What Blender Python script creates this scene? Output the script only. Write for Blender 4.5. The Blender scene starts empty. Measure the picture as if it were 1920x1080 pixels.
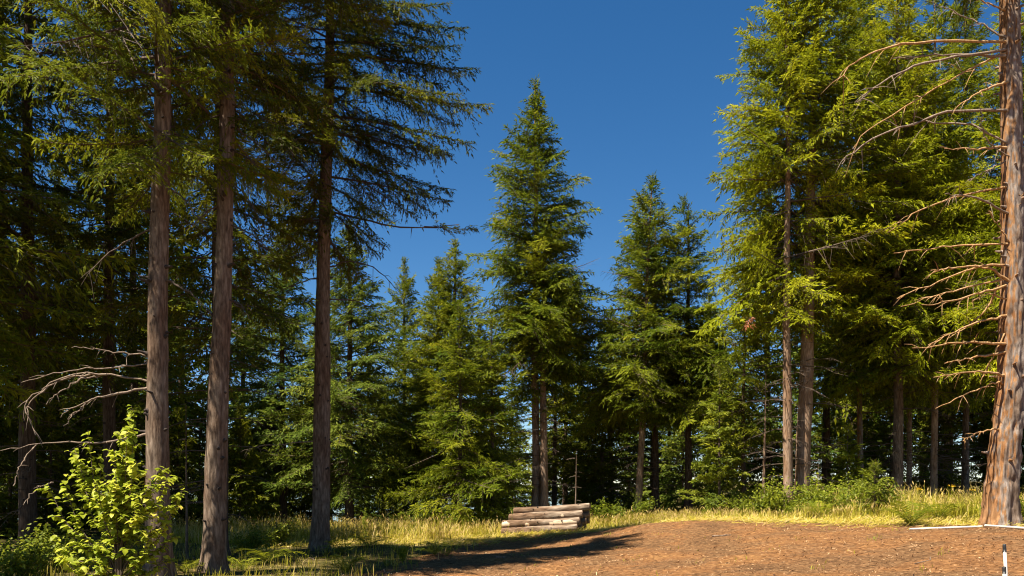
import bpy, math
import numpy as np
from mathutils import Vector, Matrix

# ------------------------------------------------------------------ camera, sky, sun, exposure
SC = bpy.context.scene
COL = SC.collection
F, HX, HY, EYE = 1600.0, 960.0, 920.0, 1.65          # focal length and horizon in photo pixels, eye height
cam = bpy.data.cameras.new('camera')
cam.sensor_width = 36.0
cam.lens = F * 36.0 / 1920.0
cam.shift_y = (HY - 540.0) / 1920.0
cam.clip_start, cam.clip_end = 0.1, 30000.0
cam_o = bpy.data.objects.new('camera', cam)
cam_o.location = (0, 0, EYE)
cam_o.rotation_euler = (math.radians(90), 0, 0)
COL.objects.link(cam_o)
SC.camera = cam_o

SUN_TRAVEL = Vector((0.45, 0.31, -1.0)).normalized()
sun_el = math.asin(-SUN_TRAVEL.z)
sun_az = math.atan2(-SUN_TRAVEL.x, -SUN_TRAVEL.y)
W = bpy.data.worlds.new('World')
SC.world = W
W.use_nodes = True
nt = W.node_tree
nt.nodes.clear()
sky = nt.nodes.new('ShaderNodeTexSky')
sky.sky_type = 'NISHITA'
sky.sun_disc = False
sky.sun_elevation = sun_el
sky.sun_rotation = sun_az % (2 * math.pi)
sky.altitude = 1500
sky.air_density = 1.0
sky.dust_density = 0.1
sky.ozone_density = 2.0
hs = nt.nodes.new('ShaderNodeHueSaturation')
hs.inputs['Saturation'].default_value = 1.32
bg = nt.nodes.new('ShaderNodeBackground')
bg.inputs['Strength'].default_value = 0.047
wo = nt.nodes.new('ShaderNodeOutputWorld')
nt.links.new(sky.outputs[0], hs.inputs['Color'])
nt.links.new(hs.outputs[0], bg.inputs[0])
nt.links.new(bg.outputs[0], wo.inputs[0])
sun = bpy.data.lights.new('sun', 'SUN')
sun.energy = 5.0
sun.angle = math.radians(0.55)
sun.color = (1.0, 0.93, 0.80)
sun_o = bpy.data.objects.new('sun', sun)
sun_o.rotation_euler = SUN_TRAVEL.to_track_quat('-Z', 'Y').to_euler()
COL.objects.link(sun_o)
SC.view_settings.view_transform = 'Standard'
SC.view_settings.look = 'None'
SC.view_settings.gamma = 1.0
SC.view_settings.use_curve_mapping = False
SC.view_settings.exposure = 1.5
SC.cycles.filter_width = 1.1

# ------------------------------------------------------------------ helpers
def sstep(a, b, v):
    t = np.clip((np.asarray(v, float) - a) / (b - a), 0, 1)
    return t * t * (3 - 2 * t)

def ground_z(x, y):
    x = np.asarray(x, float); y = np.asarray(y, float)
    z = 0.86 * sstep(-1.5, 12.0, x) * sstep(1.0, 17.0, y)
    z = z + 0.035 * np.sin(x * 0.9 + 1.3) * np.sin(y * 0.7) + 0.02 * np.sin(x * 2.3 + y * 1.7) + 0.012 * np.sin(x * 4.1 - y * 3.3)
    z = z + 0.05 * np.sin(x * 0.55 + y * 0.31 + 0.5) * np.sin(y * 0.42 - x * 0.2) + 0.34 * np.exp(-((x - 5.0) / 3.0) ** 2 - ((y - 24.5) / 3.2) ** 2)
    right = sstep(8, 24, x) * (1 - sstep(120, 190, y))
    z = z - 17.0 * sstep(45, 100, y) * (1 - right)
    z = z + right * 0.03 * np.clip(y - 30, 0, 60)
    return z

def gz(x, y):
    return float(ground_z(x, y))

def P(px, py, Y):
    return np.array([(px - HX) / F * Y, Y, EYE - (py - HY) / F * Y])

def on_ground(px, py):
    """the point of the ground seen through a pixel"""
    Y = 4.0
    while Y < 90:
        p = P(px, py, Y)
        if p[2] <= gz(p[0], Y):
            return p
        Y += 0.02
    return P(px, py, 40)

def tag(o, label=None, cat=None, group=None, kind=None):
    if label: o['label'] = label
    if cat: o['category'] = cat
    if group: o['group'] = group
    if kind: o['kind'] = kind
    return o

def link(name, me, parent=None):
    o = bpy.data.objects.new(name, me)
    COL.objects.link(o)
    if parent is not None:
        o.parent = parent
    return o

def empty(name, loc, rz=0.0, s=1.0):
    o = bpy.data.objects.new(name, None)
    o.empty_display_size = 0.2
    o.location = loc
    o.rotation_euler = (0, 0, rz)
    o.scale = (s, s, s)
    COL.objects.link(o)
    return o

def mesh_np(name, V, Q, mats, mi=None, tint=None):
    """a mesh from arrays: V (n,3), Q (m,4) quads"""
    V = np.asarray(V, np.float32); Q = np.asarray(Q, np.int32)
    me = bpy.data.meshes.new(name)
    me.vertices.add(len(V))
    me.vertices.foreach_set('co', V.ravel())
    me.loops.add(len(Q) * 4)
    me.loops.foreach_set('vertex_index', Q.ravel())
    me.polygons.add(len(Q))
    me.polygons.foreach_set('loop_start', np.arange(0, len(Q) * 4, 4, dtype=np.int32))
    for m in mats:
        me.materials.append(m)
    if mi is not None:
        me.polygons.foreach_set('material_index', np.asarray(mi, np.int32))
    if tint is not None:
        a = me.attributes.new('tint', 'FLOAT', 'POINT')
        a.data.foreach_set('value', np.asarray(tint, np.float32))
    me.update(calc_edges=True)
    return me

class Geo:
    """collects quads of several materials into one mesh"""
    def __init__(self):
        self.V, self.Q, self.M, self.T, self.n = [], [], [], [], 0
    def add(self, V, Q, m=0, t=0.5):
        V = np.asarray(V, float)
        self.V.append(V)
        self.Q.append(np.asarray(Q, int) + self.n)
        self.M.append(np.full(len(Q), m) if np.isscalar(m) else m)
        self.T.append(np.full(len(V), t) if np.isscalar(t) else t)
        self.n += len(V)
    def mesh(self, name, mats):
        return mesh_np(name, np.concatenate(self.V), np.concatenate(self.Q), mats,
                       np.concatenate(self.M), np.concatenate(self.T))

def tube(pts, rad, sides=8, cap=True, wob=None):
    """a tapered tube along points; returns V, Q"""
    pts = np.asarray(pts, float); rad = np.asarray(rad, float)
    n = len(pts)
    tan = np.gradient(pts, axis=0)
    tan /= np.linalg.norm(tan, axis=1)[:, None] + 1e-9
    ref = np.array([0, 0, 1.0]) if abs(tan[0, 2]) < 0.8 else np.array([1.0, 0, 0])
    u = np.cross(tan, ref); u /= np.linalg.norm(u, axis=1)[:, None] + 1e-9
    v = np.cross(tan, u)
    a = np.arange(sides) * 2 * np.pi / sides
    r = rad[:, None] * (np.ones(sides)[None] if wob is None else wob)
    V = pts[:, None] + r[..., None] * (np.cos(a)[None, :, None] * u[:, None] + np.sin(a)[None, :, None] * v[:, None])
    V = V.reshape(-1, 3)
    i = np.arange(n - 1)[:, None] * sides
    j = np.arange(sides)[None]
    j2 = (j + 1) % sides
    Q = np.stack([i + j, i + j2, i + sides + j2, i + sides + j], -1).reshape(-1, 4)
    if cap and sides >= 4 and sides % 2 == 0:
        caps = []
        for base in (0, (n - 1) * sides):
            for k in range(1, sides // 2):
                caps.append([base + k - 1, base + k, base + sides - 1 - k, base + sides - k])
        Q = np.concatenate([Q, np.array(caps)])
    return V, Q

def bez(pts, n):
    """a smooth curve through control points"""
    pts = np.asarray(pts, float)
    m = len(pts)
    if m == 2:
        t = np.linspace(0, 1, n)[:, None]
        return pts[0] * (1 - t) + pts[1] * t
    e = np.concatenate([[2 * pts[0] - pts[1]], pts, [2 * pts[-1] - pts[-2]]])
    out = []
    for t in np.linspace(0, m - 1 - 1e-6, n):
        k = int(t); f = t - k
        p0, p1, p2, p3 = e[k:k + 4]
        out.append(0.5 * (2 * p1 + (p2 - p0) * f + (2 * p0 - 5 * p1 + 4 * p2 - p3) * f * f + (3 * p1 - p0 - 3 * p2 + p3) * f ** 3))
    return np.array(out)

# ------------------------------------------------------------------ materials
def new_mat(name):
    m = bpy.data.materials.new(name)
    m.use_nodes = True
    t = m.node_tree
    b = t.nodes['Principled BSDF']
    return m, t, b

def N(t, kind, **kw):
    n = t.nodes.new(kind)
    for k, v in kw.items():
        if k in n.inputs:
            n.inputs[k].default_value = v
        else:
            setattr(n, k, v)
    return n

def ramp(t, stops):
    r = t.nodes.new('ShaderNodeValToRGB')
    e = r.color_ramp.elements
    while len(e) > 1:
        e.remove(e[0])
    e[0].position, e[0].color = stops[0][0], (*stops[0][1], 1)
    for p, c in stops[1:]:
        k = e.new(p); k.color = (*c, 1)
    return r

def foliage_mat(name, stops, trans=0.3, rough=0.55, spec=0.25, objvar=0.25):
    """leaf colour from each twig's own tint and each tree's own random number; light passes through"""
    m, t, b = new_mat(name)
    at = N(t, 'ShaderNodeAttribute', attribute_name='tint')
    oi = N(t, 'ShaderNodeObjectInfo')
    ma = N(t, 'ShaderNodeMath', operation='MULTIPLY_ADD')
    ma.inputs[1].default_value = objvar
    t.links.new(oi.outputs['Random'], ma.inputs[0])
    t.links.new(at.outputs['Fac'], ma.inputs[2])
    sb = N(t, 'ShaderNodeMath', operation='SUBTRACT')
    sb.inputs[1].default_value = objvar / 2
    t.links.new(ma.outputs[0], sb.inputs[0])
    r = ramp(t, stops)
    t.links.new(sb.outputs[0], r.inputs[0])
    t.links.new(r.outputs[0], b.inputs['Base Color'])
    b.inputs['Roughness'].default_value = rough
    b.inputs['Specular IOR Level'].default_value = spec
    tr = N(t, 'ShaderNodeBsdfTranslucent')
    t.links.new(r.outputs[0], tr.inputs['Color'])
    mx = N(t, 'ShaderNodeMixShader')
    mx.inputs[0].default_value = trans
    t.links.new(b.outputs[0], mx.inputs[1])
    t.links.new(tr.outputs[0], mx.inputs[2])
    t.links.new(mx.outputs[0], t.nodes['Material Output'].inputs['Surface'])
    return m

def bark_mat(name, stops, patch=None, bump=0.6, scale=1.0):
    m, t, b = new_mat(name)
    tc = N(t, 'ShaderNodeTexCoord')
    mp = N(t, 'ShaderNodeMapping')
    mp.inputs['Scale'].default_value = (22 * scale, 22 * scale, 4.5 * scale)
    t.links.new(tc.outputs['Object'], mp.inputs[0])
    n1 = N(t, 'ShaderNodeTexNoise'); n1.inputs['Scale'].default_value = 1.0; n1.inputs['Detail'].default_value = 5; n1.inputs['Roughness'].default_value = 0.65
    t.links.new(mp.outputs[0], n1.inputs['Vector'])
    vo = N(t, 'ShaderNodeTexVoronoi', feature='DISTANCE_TO_EDGE'); vo.inputs['Scale'].default_value = 0.9
    nz = N(t, 'ShaderNodeMix', data_type='VECTOR'); nz.inputs[0].default_value = 0.35
    t.links.new(mp.outputs[0], nz.inputs[4]); t.links.new(n1.outputs['Color'], nz.inputs[5])
    t.links.new(nz.outputs[1], vo.inputs['Vector'])
    mul = N(t, 'ShaderNodeMath', operation='MULTIPLY_ADD'); mul.inputs[1].default_value = 0.5
    t.links.new(vo.outputs['Distance'], mul.inputs[0]); t.links.new(n1.outputs['Fac'], mul.inputs[2])
    r = ramp(t, stops)
    t.links.new(mul.outputs[0], r.inputs[0])
    col = r.outputs[0]
    if patch:
        n2 = N(t, 'ShaderNodeTexNoise'); n2.inputs['Scale'].default_value = 1.7; n2.inputs['Detail'].default_value = 4
        mp2 = N(t, 'ShaderNodeMapping'); mp2.inputs['Scale'].default_value = (2.2, 2.2, 0.7)
        t.links.new(tc.outputs['Object'], mp2.inputs[0]); t.links.new(mp2.outputs[0], n2.inputs['Vector'])
        r2 = ramp(t, [(0.42, (0, 0, 0)), (0.60, (1, 1, 1))])
        t.links.new(n2.outputs['Fac'], r2.inputs[0])
        mx = N(t, 'ShaderNodeMix', data_type='RGBA', blend_type='MULTIPLY')
        mx.inputs['B'].default_value = (*patch, 1)
        t.links.new(r2.outputs[0], mx.inputs['Factor'])
        t.links.new(col, mx.inputs['A'])
        col = mx.outputs['Result']
    t.links.new(col, b.inputs['Base Color'])
    b.inputs['Roughness'].default_value = 0.92
    b.inputs['Specular IOR Level'].default_value = 0.12
    bp = N(t, 'ShaderNodeBump'); bp.inputs['Strength'].default_value = bump; bp.inputs['Distance'].default_value = 0.03
    t.links.new(mul.outputs[0], bp.inputs['Height'])
    t.links.new(bp.outputs[0], b.inputs['Normal'])
    return m

def plain_mat(name, c, rough=0.6, var=0.15, scale=8.0):
    m, t, b = new_mat(name)
    tc = N(t, 'ShaderNodeTexCoord')
    n = N(t, 'ShaderNodeTexNoise'); n.inputs['Scale'].default_value = scale; n.inputs['Detail'].default_value = 4
    t.links.new(tc.outputs['Object'], n.inputs['Vector'])
    r = ramp(t, [(0.3, tuple(v * (1 - var) for v in c)), (0.7, tuple(min(1, v * (1 + var)) for v in c))])
    t.links.new(n.outputs['Fac'], r.inputs[0]); t.links.new(r.outputs[0], b.inputs['Base Color'])
    b.inputs['Roughness'].default_value = rough
    return m

M_BARK = bark_mat('brown fir bark', [(0.25, (0.03, 0.020, 0.013)), (0.5, (0.13, 0.090, 0.062)), (0.8, (0.27, 0.20, 0.145))], patch=(0.75, 0.66, 0.6))
M_KNOT = plain_mat('dark knots', (0.035, 0.022, 0.015), 0.95)
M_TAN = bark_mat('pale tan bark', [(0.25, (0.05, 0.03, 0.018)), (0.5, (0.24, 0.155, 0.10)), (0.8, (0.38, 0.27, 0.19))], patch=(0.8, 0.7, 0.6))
M_ORANGE = bark_mat('orange lichen bark', [(0.25, (0.045, 0.030, 0.021)), (0.5, (0.185, 0.143, 0.112)), (0.8, (0.34, 0.28, 0.235))], patch=(0.72, 0.63, 0.55), bump=0.9, scale=0.8)
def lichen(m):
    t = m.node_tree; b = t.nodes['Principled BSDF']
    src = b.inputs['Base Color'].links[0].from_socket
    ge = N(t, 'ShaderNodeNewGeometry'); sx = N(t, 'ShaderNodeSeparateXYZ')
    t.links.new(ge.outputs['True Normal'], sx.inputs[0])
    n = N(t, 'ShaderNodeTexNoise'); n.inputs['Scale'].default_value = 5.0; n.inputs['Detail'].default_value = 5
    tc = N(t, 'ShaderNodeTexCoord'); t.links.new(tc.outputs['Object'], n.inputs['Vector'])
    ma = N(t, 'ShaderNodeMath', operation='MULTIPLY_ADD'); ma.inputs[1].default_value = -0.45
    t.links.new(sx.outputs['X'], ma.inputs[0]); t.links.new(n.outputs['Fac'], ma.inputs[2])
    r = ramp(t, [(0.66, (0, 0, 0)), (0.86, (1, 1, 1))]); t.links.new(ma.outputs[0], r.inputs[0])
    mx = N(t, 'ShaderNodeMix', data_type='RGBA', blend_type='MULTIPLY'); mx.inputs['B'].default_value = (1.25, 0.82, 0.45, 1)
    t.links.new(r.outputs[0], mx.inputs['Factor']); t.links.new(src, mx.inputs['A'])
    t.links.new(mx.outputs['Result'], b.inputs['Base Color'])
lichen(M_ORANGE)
M_LIMB = bark_mat('orange brown limbs', [(0.25, (0.10, 0.05, 0.02)), (0.5, (0.33, 0.18, 0.07)), (0.8, (0.46, 0.31, 0.17))], bump=0.4)
M_DEAD = bark_mat('grey dead wood', [(0.25, (0.07, 0.05, 0.035)), (0.5, (0.19, 0.135, 0.095)), (0.8, (0.30, 0.23, 0.17))], bump=0.3)
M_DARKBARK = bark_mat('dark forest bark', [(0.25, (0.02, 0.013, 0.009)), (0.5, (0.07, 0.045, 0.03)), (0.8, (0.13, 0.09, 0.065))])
M_TWIG = plain_mat('twig bark', (0.085, 0.055, 0.035), 0.9)

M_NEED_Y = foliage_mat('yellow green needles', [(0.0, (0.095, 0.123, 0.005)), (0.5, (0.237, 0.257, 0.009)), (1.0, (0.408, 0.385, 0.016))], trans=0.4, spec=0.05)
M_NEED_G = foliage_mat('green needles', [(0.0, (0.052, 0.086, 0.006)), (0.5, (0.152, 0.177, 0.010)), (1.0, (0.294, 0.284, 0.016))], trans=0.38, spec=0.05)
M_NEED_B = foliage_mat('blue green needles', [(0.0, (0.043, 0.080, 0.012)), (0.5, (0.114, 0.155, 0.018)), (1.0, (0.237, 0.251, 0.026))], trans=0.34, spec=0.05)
M_NEED_SHADE = foliage_mat('shade darkened needles', [(0.0, (0.032, 0.051, 0.004)), (0.5, (0.090, 0.102, 0.006)), (1.0, (0.209, 0.198, 0.010))], trans=0.3, spec=0.05)  # darker copy of the green needles: shade of left and deep trees in colour
M_NEED_RUST = foliage_mat('rusty dead needles', [(0.0, (0.12, 0.03, 0.01)), (1.0, (0.28, 0.09, 0.03))], trans=0.2)
M_LEAF = foliage_mat('broad leaves', [(0.0, (0.24, 0.29, 0.02)), (0.5, (0.46, 0.48, 0.04)), (0.93, (0.66, 0.60, 0.09)), (1.0, (0.55, 0.18, 0.06))], trans=0.5, rough=0.5, spec=0.2, objvar=0.9)
M_SHRUB = foliage_mat('shrub leaves', [(0.0, (0.07, 0.11, 0.008)), (0.5, (0.17, 0.20, 0.012)), (1.0, (0.28, 0.28, 0.02))], trans=0.4)
M_FERN = foliage_mat('fern fronds', [(0.0, (0.08, 0.11, 0.006)), (0.5, (0.18, 0.20, 0.010)), (1.0, (0.30, 0.28, 0.015))], trans=0.4, objvar=0.6)
M_GRASS = foliage_mat('meadow grass', [(0.0, (0.12, 0.14, 0.006)), (0.4, (0.32, 0.29, 0.014)), (0.7, (0.50, 0.39, 0.05)), (1.0, (0.66, 0.48, 0.20))], trans=0.4, rough=0.6, objvar=0.0)
M_LITTER = foliage_mat('chips and needles', [(0.0, (0.02, 0.011, 0.007)), (0.3, (0.11, 0.048, 0.02)), (0.65, (0.24, 0.12, 0.05)), (1.0, (0.50, 0.34, 0.18))], trans=0.0, rough=0.85, objvar=0.0)
M_FLOWER = plain_mat('yellow petals', (0.75, 0.48, 0.02), 0.6)
M_WHITE = plain_mat('white plastic', (0.60, 0.54, 0.46), 0.4, 0.1)
M_BLACK = plain_mat('black plastic', (0.02, 0.018, 0.016), 0.45)
M_LOGBARK = bark_mat('log bark', [(0.28, (0.03, 0.021, 0.015)), (0.5, (0.20, 0.145, 0.10)), (0.8, (0.38, 0.29, 0.21))], patch=(0.55, 0.45, 0.38), scale=0.7)
M_LOGWOOD = plain_mat('bare log wood', (0.62, 0.45, 0.29), 0.8, 0.2)
M_LOGEND = plain_mat('weathered cut ends', (0.24, 0.14, 0.085), 0.9, 0.3, 14)

def ground_mat():
    m, t, b = new_mat('forest ground')
    at = N(t, 'ShaderNodeAttribute', attribute_name='tint')
    tc = N(t, 'ShaderNodeTexCoord')
    def noise(s, d=6):
        n = N(t, 'ShaderNodeTexNoise'); n.inputs['Scale'].default_value = s; n.inputs['Detail'].default_value = d; n.inputs['Roughness'].default_value = 0.65
        t.links.new(tc.outputs['Object'], n.inputs['Vector']); return n
    nb, nf, ng = noise(0.8, 8), noise(11.0, 7), noise(2.6, 6)
    soil = ramp(t, [(0.3, (0.05, 0.026, 0.012)), (0.5, (0.170, 0.088, 0.038)), (0.7, (0.31, 0.18, 0.085))])
    t.links.new(nf.outputs['Fac'], soil.inputs[0])
    soil2 = ramp(t, [(0.32, (0.66, 0.64, 0.62)), (0.47, (0.98, 0.95, 0.92)), (0.56, (1.15, 1.0, 0.85)), (0.68, (1.45, 1.35, 1.1))])
    t.links.new(nb.outputs['Fac'], soil2.inputs[0])
    sm = N(t, 'ShaderNodeMix', data_type='RGBA', blend_type='MULTIPLY'); sm.inputs['Factor'].default_value = 1.0
    t.links.new(soil.outputs[0], sm.inputs['A']); t.links.new(soil2.outputs[0], sm.inputs['B'])
    floor = ramp(t, [(0.3, (0.03, 0.032, 0.008)), (0.5, (0.10, 0.078, 0.022)), (0.72, (0.27, 0.19, 0.07))])
    t.links.new(ng.outputs['Fac'], floor.inputs[0])
    ad = N(t, 'ShaderNodeMath', operation='MULTIPLY_ADD'); ad.inputs[1].default_value = 0.9
    t.links.new(ng.outputs['Fac'], ad.inputs[0]); t.links.new(at.outputs['Fac'], ad.inputs[2])
    mk = ramp(t, [(0.80, (0, 0, 0)), (1.02, (1, 1, 1))])
    t.links.new(ad.outputs[0], mk.inputs[0])
    mx = N(t, 'ShaderNodeMix', data_type='RGBA')
    t.links.new(mk.outputs[0], mx.inputs['Factor'])
    t.links.new(floor.outputs[0], mx.inputs['A']); t.links.new(sm.outputs['Result'], mx.inputs['B'])
    t.links.new(mx.outputs['Result'], b.inputs['Base Color'])
    b.inputs['Roughness'].default_value = 0.95
    b.inputs['Specular IOR Level'].default_value = 0.1
    bp = N(t, 'ShaderNodeBump'); bp.inputs['Strength'].default_value = 1.0; bp.inputs['Distance'].default_value = 0.09
    t.links.new(nf.outputs['Fac'], bp.inputs['Height']); t.links.new(bp.outputs[0], b.inputs['Normal'])
    return m
M_GROUND = ground_mat()

def haze_mirror_mat():
    m, t, b = new_mat('lake water')
    b.inputs['Base Color'].default_value = (0.03, 0.06, 0.08, 1)
    b.inputs['Roughness'].default_value = 0.12
    tc = N(t, 'ShaderNodeTexCoord')
    n = N(t, 'ShaderNodeTexNoise'); n.inputs['Scale'].default_value = 0.6; n.inputs['Detail'].default_value = 4
    t.links.new(tc.outputs['Object'], n.inputs['Vector'])
    bp = N(t, 'ShaderNodeBump'); bp.inputs['Strength'].default_value = 0.25
    t.links.new(n.outputs['Fac'], bp.inputs['Height']); t.links.new(bp.outputs[0], b.inputs['Normal'])
    return m

# ------------------------------------------------------------------ the setting
def patch(x, y, s=1.0, p=0.0):
    return 0.5 + 0.25 * np.sin(x * 1.1 * s + p) * np.sin(y * 0.9 * s + 1.7 + p) + 0.25 * np.sin(x * 2.7 * s - y * 1.9 * s + p)

def soil_mask(x, y):
    """1 on the bare trodden clearing, 0 on meadow and forest floor"""
    x = np.asarray(x, float); y = np.asarray(y, float)
    edge = np.interp(x, [-3, 2, 6, 10, 12.5, 18], [29.5, 29.3, 26.0, 21.2, 19.0, 17.5])
    far = 1 - sstep(-1.2, 0.8, y - edge)
    left = sstep(-0.9, 0.9, x - (-3.0 + (y - 16) * 0.16))
    return np.clip(far * left + (patch(x, y, 1.6, 0.3) - 0.5) * 0.9 * np.minimum(far, left) * (1 - far * left) * 4, 0, 1)

def build_ground():
    a = np.linspace(-40, 40, 161)
    out = 40 * 1.22 ** np.arange(1, 29)
    xs = np.concatenate([-out[::-1], a, out])
    b = np.linspace(0, 60, 141)
    ys = np.concatenate([-(30 * 1.6 ** np.arange(1, 11))[::-1], np.linspace(-28, -2, 10), b, 60 * 1.16 ** np.arange(1, 36)])
    X, Y = np.meshgrid(xs, ys)
    V = np.stack([X, Y, ground_z(X, Y)], -1).reshape(-1, 3)
    nx, ny = len(xs), len(ys)
    i = np.arange(ny - 1)[:, None] * nx; j = np.arange(nx - 1)[None]
    Q = np.stack([i + j, i + j + 1, i + nx + j + 1, i + nx + j], -1).reshape(-1, 4)
    me = mesh_np('ground', V, Q, [M_GROUND], None, soil_mask(V[:, 0], V[:, 1]))
    tag(link('ground', me), kind='structure')
    e = 9000.0
    me = mesh_np('haze_mirror', [(-e, 72, -14.5), (e, 72, -14.5), (e, 12000, -14.5), (-e, 12000, -14.5)], [(0, 1, 2, 3)], [haze_mirror_mat()])  # made-up reflective sheet: mirrored sky stands in for the distant bright haze
    tag(link('haze_mirror', me), kind='structure')
build_ground()

# ------------------------------------------------------------------ conifer foliage
def spray(L, lod, rng, weep=0.25, broad=1.0):
    """one live branch along +x: stem, side shoots and needle twigs. Returns foliage V,Q and wood V,Q"""
    lat = 0.31 if lod == 'near' else 0.38
    tw, sp, ss = {'near': (0.116, 0.050, 0.10), 'mid': (0.188, 0.091, 0.175), 'far': (0.21, 0.13, 0.22)}[lod]
    dr = rng.uniform(0.05, 0.16); up = rng.uniform(0.02, 0.10)
    def main(s):
        u = s / L
        return np.array([s * (1 - 0.05 * u * u), 0.05 * L * math.sin(u * 3 + dr * 40), L * (-dr * u * u + up * u ** 4)])
    B, D, LEN = [], [], []
    wood = Geo()
    mp = np.array([main(s) for s in np.linspace(0, L, 5)])
    V, Q = tube(mp, np.linspace(0.010 * L + 0.006, 0.003, 5), 3, cap=False)
    wood.add(V, Q)
    s = L * rng.uniform(0.10, 0.2)
    side = 1
    while s < L * 0.985:
        u = s / L
        l = (lat * L * (1 - u) ** 0.75 * min(1, 0.4 + 2.2 * u) + 0.10) * rng.uniform(0.35, 1.3)
        th = math.radians(rng.uniform(24, 84)) * side
        d = np.array([math.cos(th), math.sin(th), rng.normal(0.0, 0.22)])
        sag = weep * rng.uniform(0.3, 1.5)
        b0 = main(s)
        us = np.arange(0.02, l, sp)
        us = us + rng.uniform(-0.3, 0.3, len(us)) * sp
        pos = b0 + d * us[:, None]
        pos[:, 2] -= sag * us * us / max(l, 0.01) * 0.9 - rng.uniform(-0.03, 0.05)
        for sg in (1, -1):
            ang = th + sg * np.radians(rng.uniform(8, 66, len(us)))
            dd = np.stack([np.cos(ang), np.sin(ang), d[2] * 0.6 - 1.2 * sag * us / max(l, 0.01) + rng.uniform(-0.7, 0.5, len(us))], -1)
            B.append(pos); D.append(dd); LEN.append(tw * rng.uniform(0.65, 1.3, len(us)) * (1 - 0.35 * us / l))
        B.append(pos[-1:]); D.append(np.array([[d[0], d[1], -1.2 * sag]])); LEN.append(np.array([tw * 1.2]))
        e = b0 + d * l; e[2] -= sag * l * 0.9
        wv = np.array([-d[1], d[0], 0.6]) * (0.004 + 0.003 * l)
        wood.add([b0 - wv, b0 + wv, e + wv * 0.4, e - wv * 0.4], [(0, 1, 2, 3)])
        s += ss * 0.5 * rng.uniform(0.7, 1.3)
        side = -side
    us = np.arange(L * 0.35, L, sp * 0.8)
    pos = np.array([main(q) for q in us])
    for sg in (1, -1):
        ang = sg * np.radians(rng.uniform(25, 70, len(us)))
        B.append(pos); D.append(np.stack([np.cos(ang), np.sin(ang), rng.uniform(-0.3, 0.6, len(us))], -1)); LEN.append(tw * rng.uniform(0.7, 1.2, len(us)))
    B = np.concatenate(B); D = np.concatenate(D); LEN = np.concatenate(LEN)
    D /= np.linalg.norm(D, axis=1)[:, None]
    n = len(B)
    up_ = np.stack([rng.normal(0, 0.7, n), rng.normal(0, 0.7, n), np.ones(n)], -1)
    S = np.cross(D, up_); S /= np.linalg.norm(S, axis=1)[:, None]
    U = np.cross(S, D)
    wd = LEN * (rng.uniform(0.09, 0.16, n) if lod == 'near' else rng.uniform(0.09, 0.155, n) if lod == 'mid' else rng.uniform(0.14, 0.23, n)) * broad
    fold = wd * rng.uniform(-0.1, 0.7, n)
    midp = B + D * (LEN * 0.42)[:, None]
    droop = np.zeros((n, 3)); droop[:, 2] = -LEN * rng.uniform(0, 0.25, n)
    V = np.stack([B, midp + S * wd[:, None] - U * fold[:, None], B + D * LEN[:, None] + droop, midp - S * wd[:, None] - U * fold[:, None]], 1).reshape(-1, 3)
    Q = np.arange(4 * n).reshape(-1, 4)
    return V, Q, np.concatenate(wood.V), np.concatenate(wood.Q)

LENS = [0.35, 0.6, 1.0, 1.5, 2.1, 2.8, 3.7]
_lib = {}
def get_spray(L, lod, rng, weep, broad=1.0):
    k = int(np.argmin([abs(math.log(L / q)) for q in LENS]))
    v = int(rng.integers(0, 3))
    key = (k, lod, v, weep, broad)
    if key not in _lib:
        _lib[key] = spray(LENS[k], lod, np.random.default_rng(hash((k, v, int(weep * 100))) % 99991), weep, broad)
    return _lib[key], L / LENS[k]

def put_spray(geo, org, az, pitch, L, lod, rng, weep, roll=0.0, broad=1.0, bare=False):
    (V, Q, WV, WQ), s = get_spray(L, lod, rng, weep, broad)
    R = np.array((Matrix.Rotation(az, 3, 'Z') @ Matrix.Rotation(-pitch, 3, 'Y') @ Matrix.Rotation(roll, 3, 'X')))
    bt = np.clip(rng.normal(0.48, 0.16), 0.1, 0.9)
    tw = np.repeat(rng.normal(0, 0.13, len(Q)), 4)
    if not bare:
        geo.add((V * s) @ R.T + org, Q, 0, np.clip(bt + tw, 0.02, 0.98))
    geo.add((WV * s) @ R.T + org, WQ, 1, 0.5)

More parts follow.
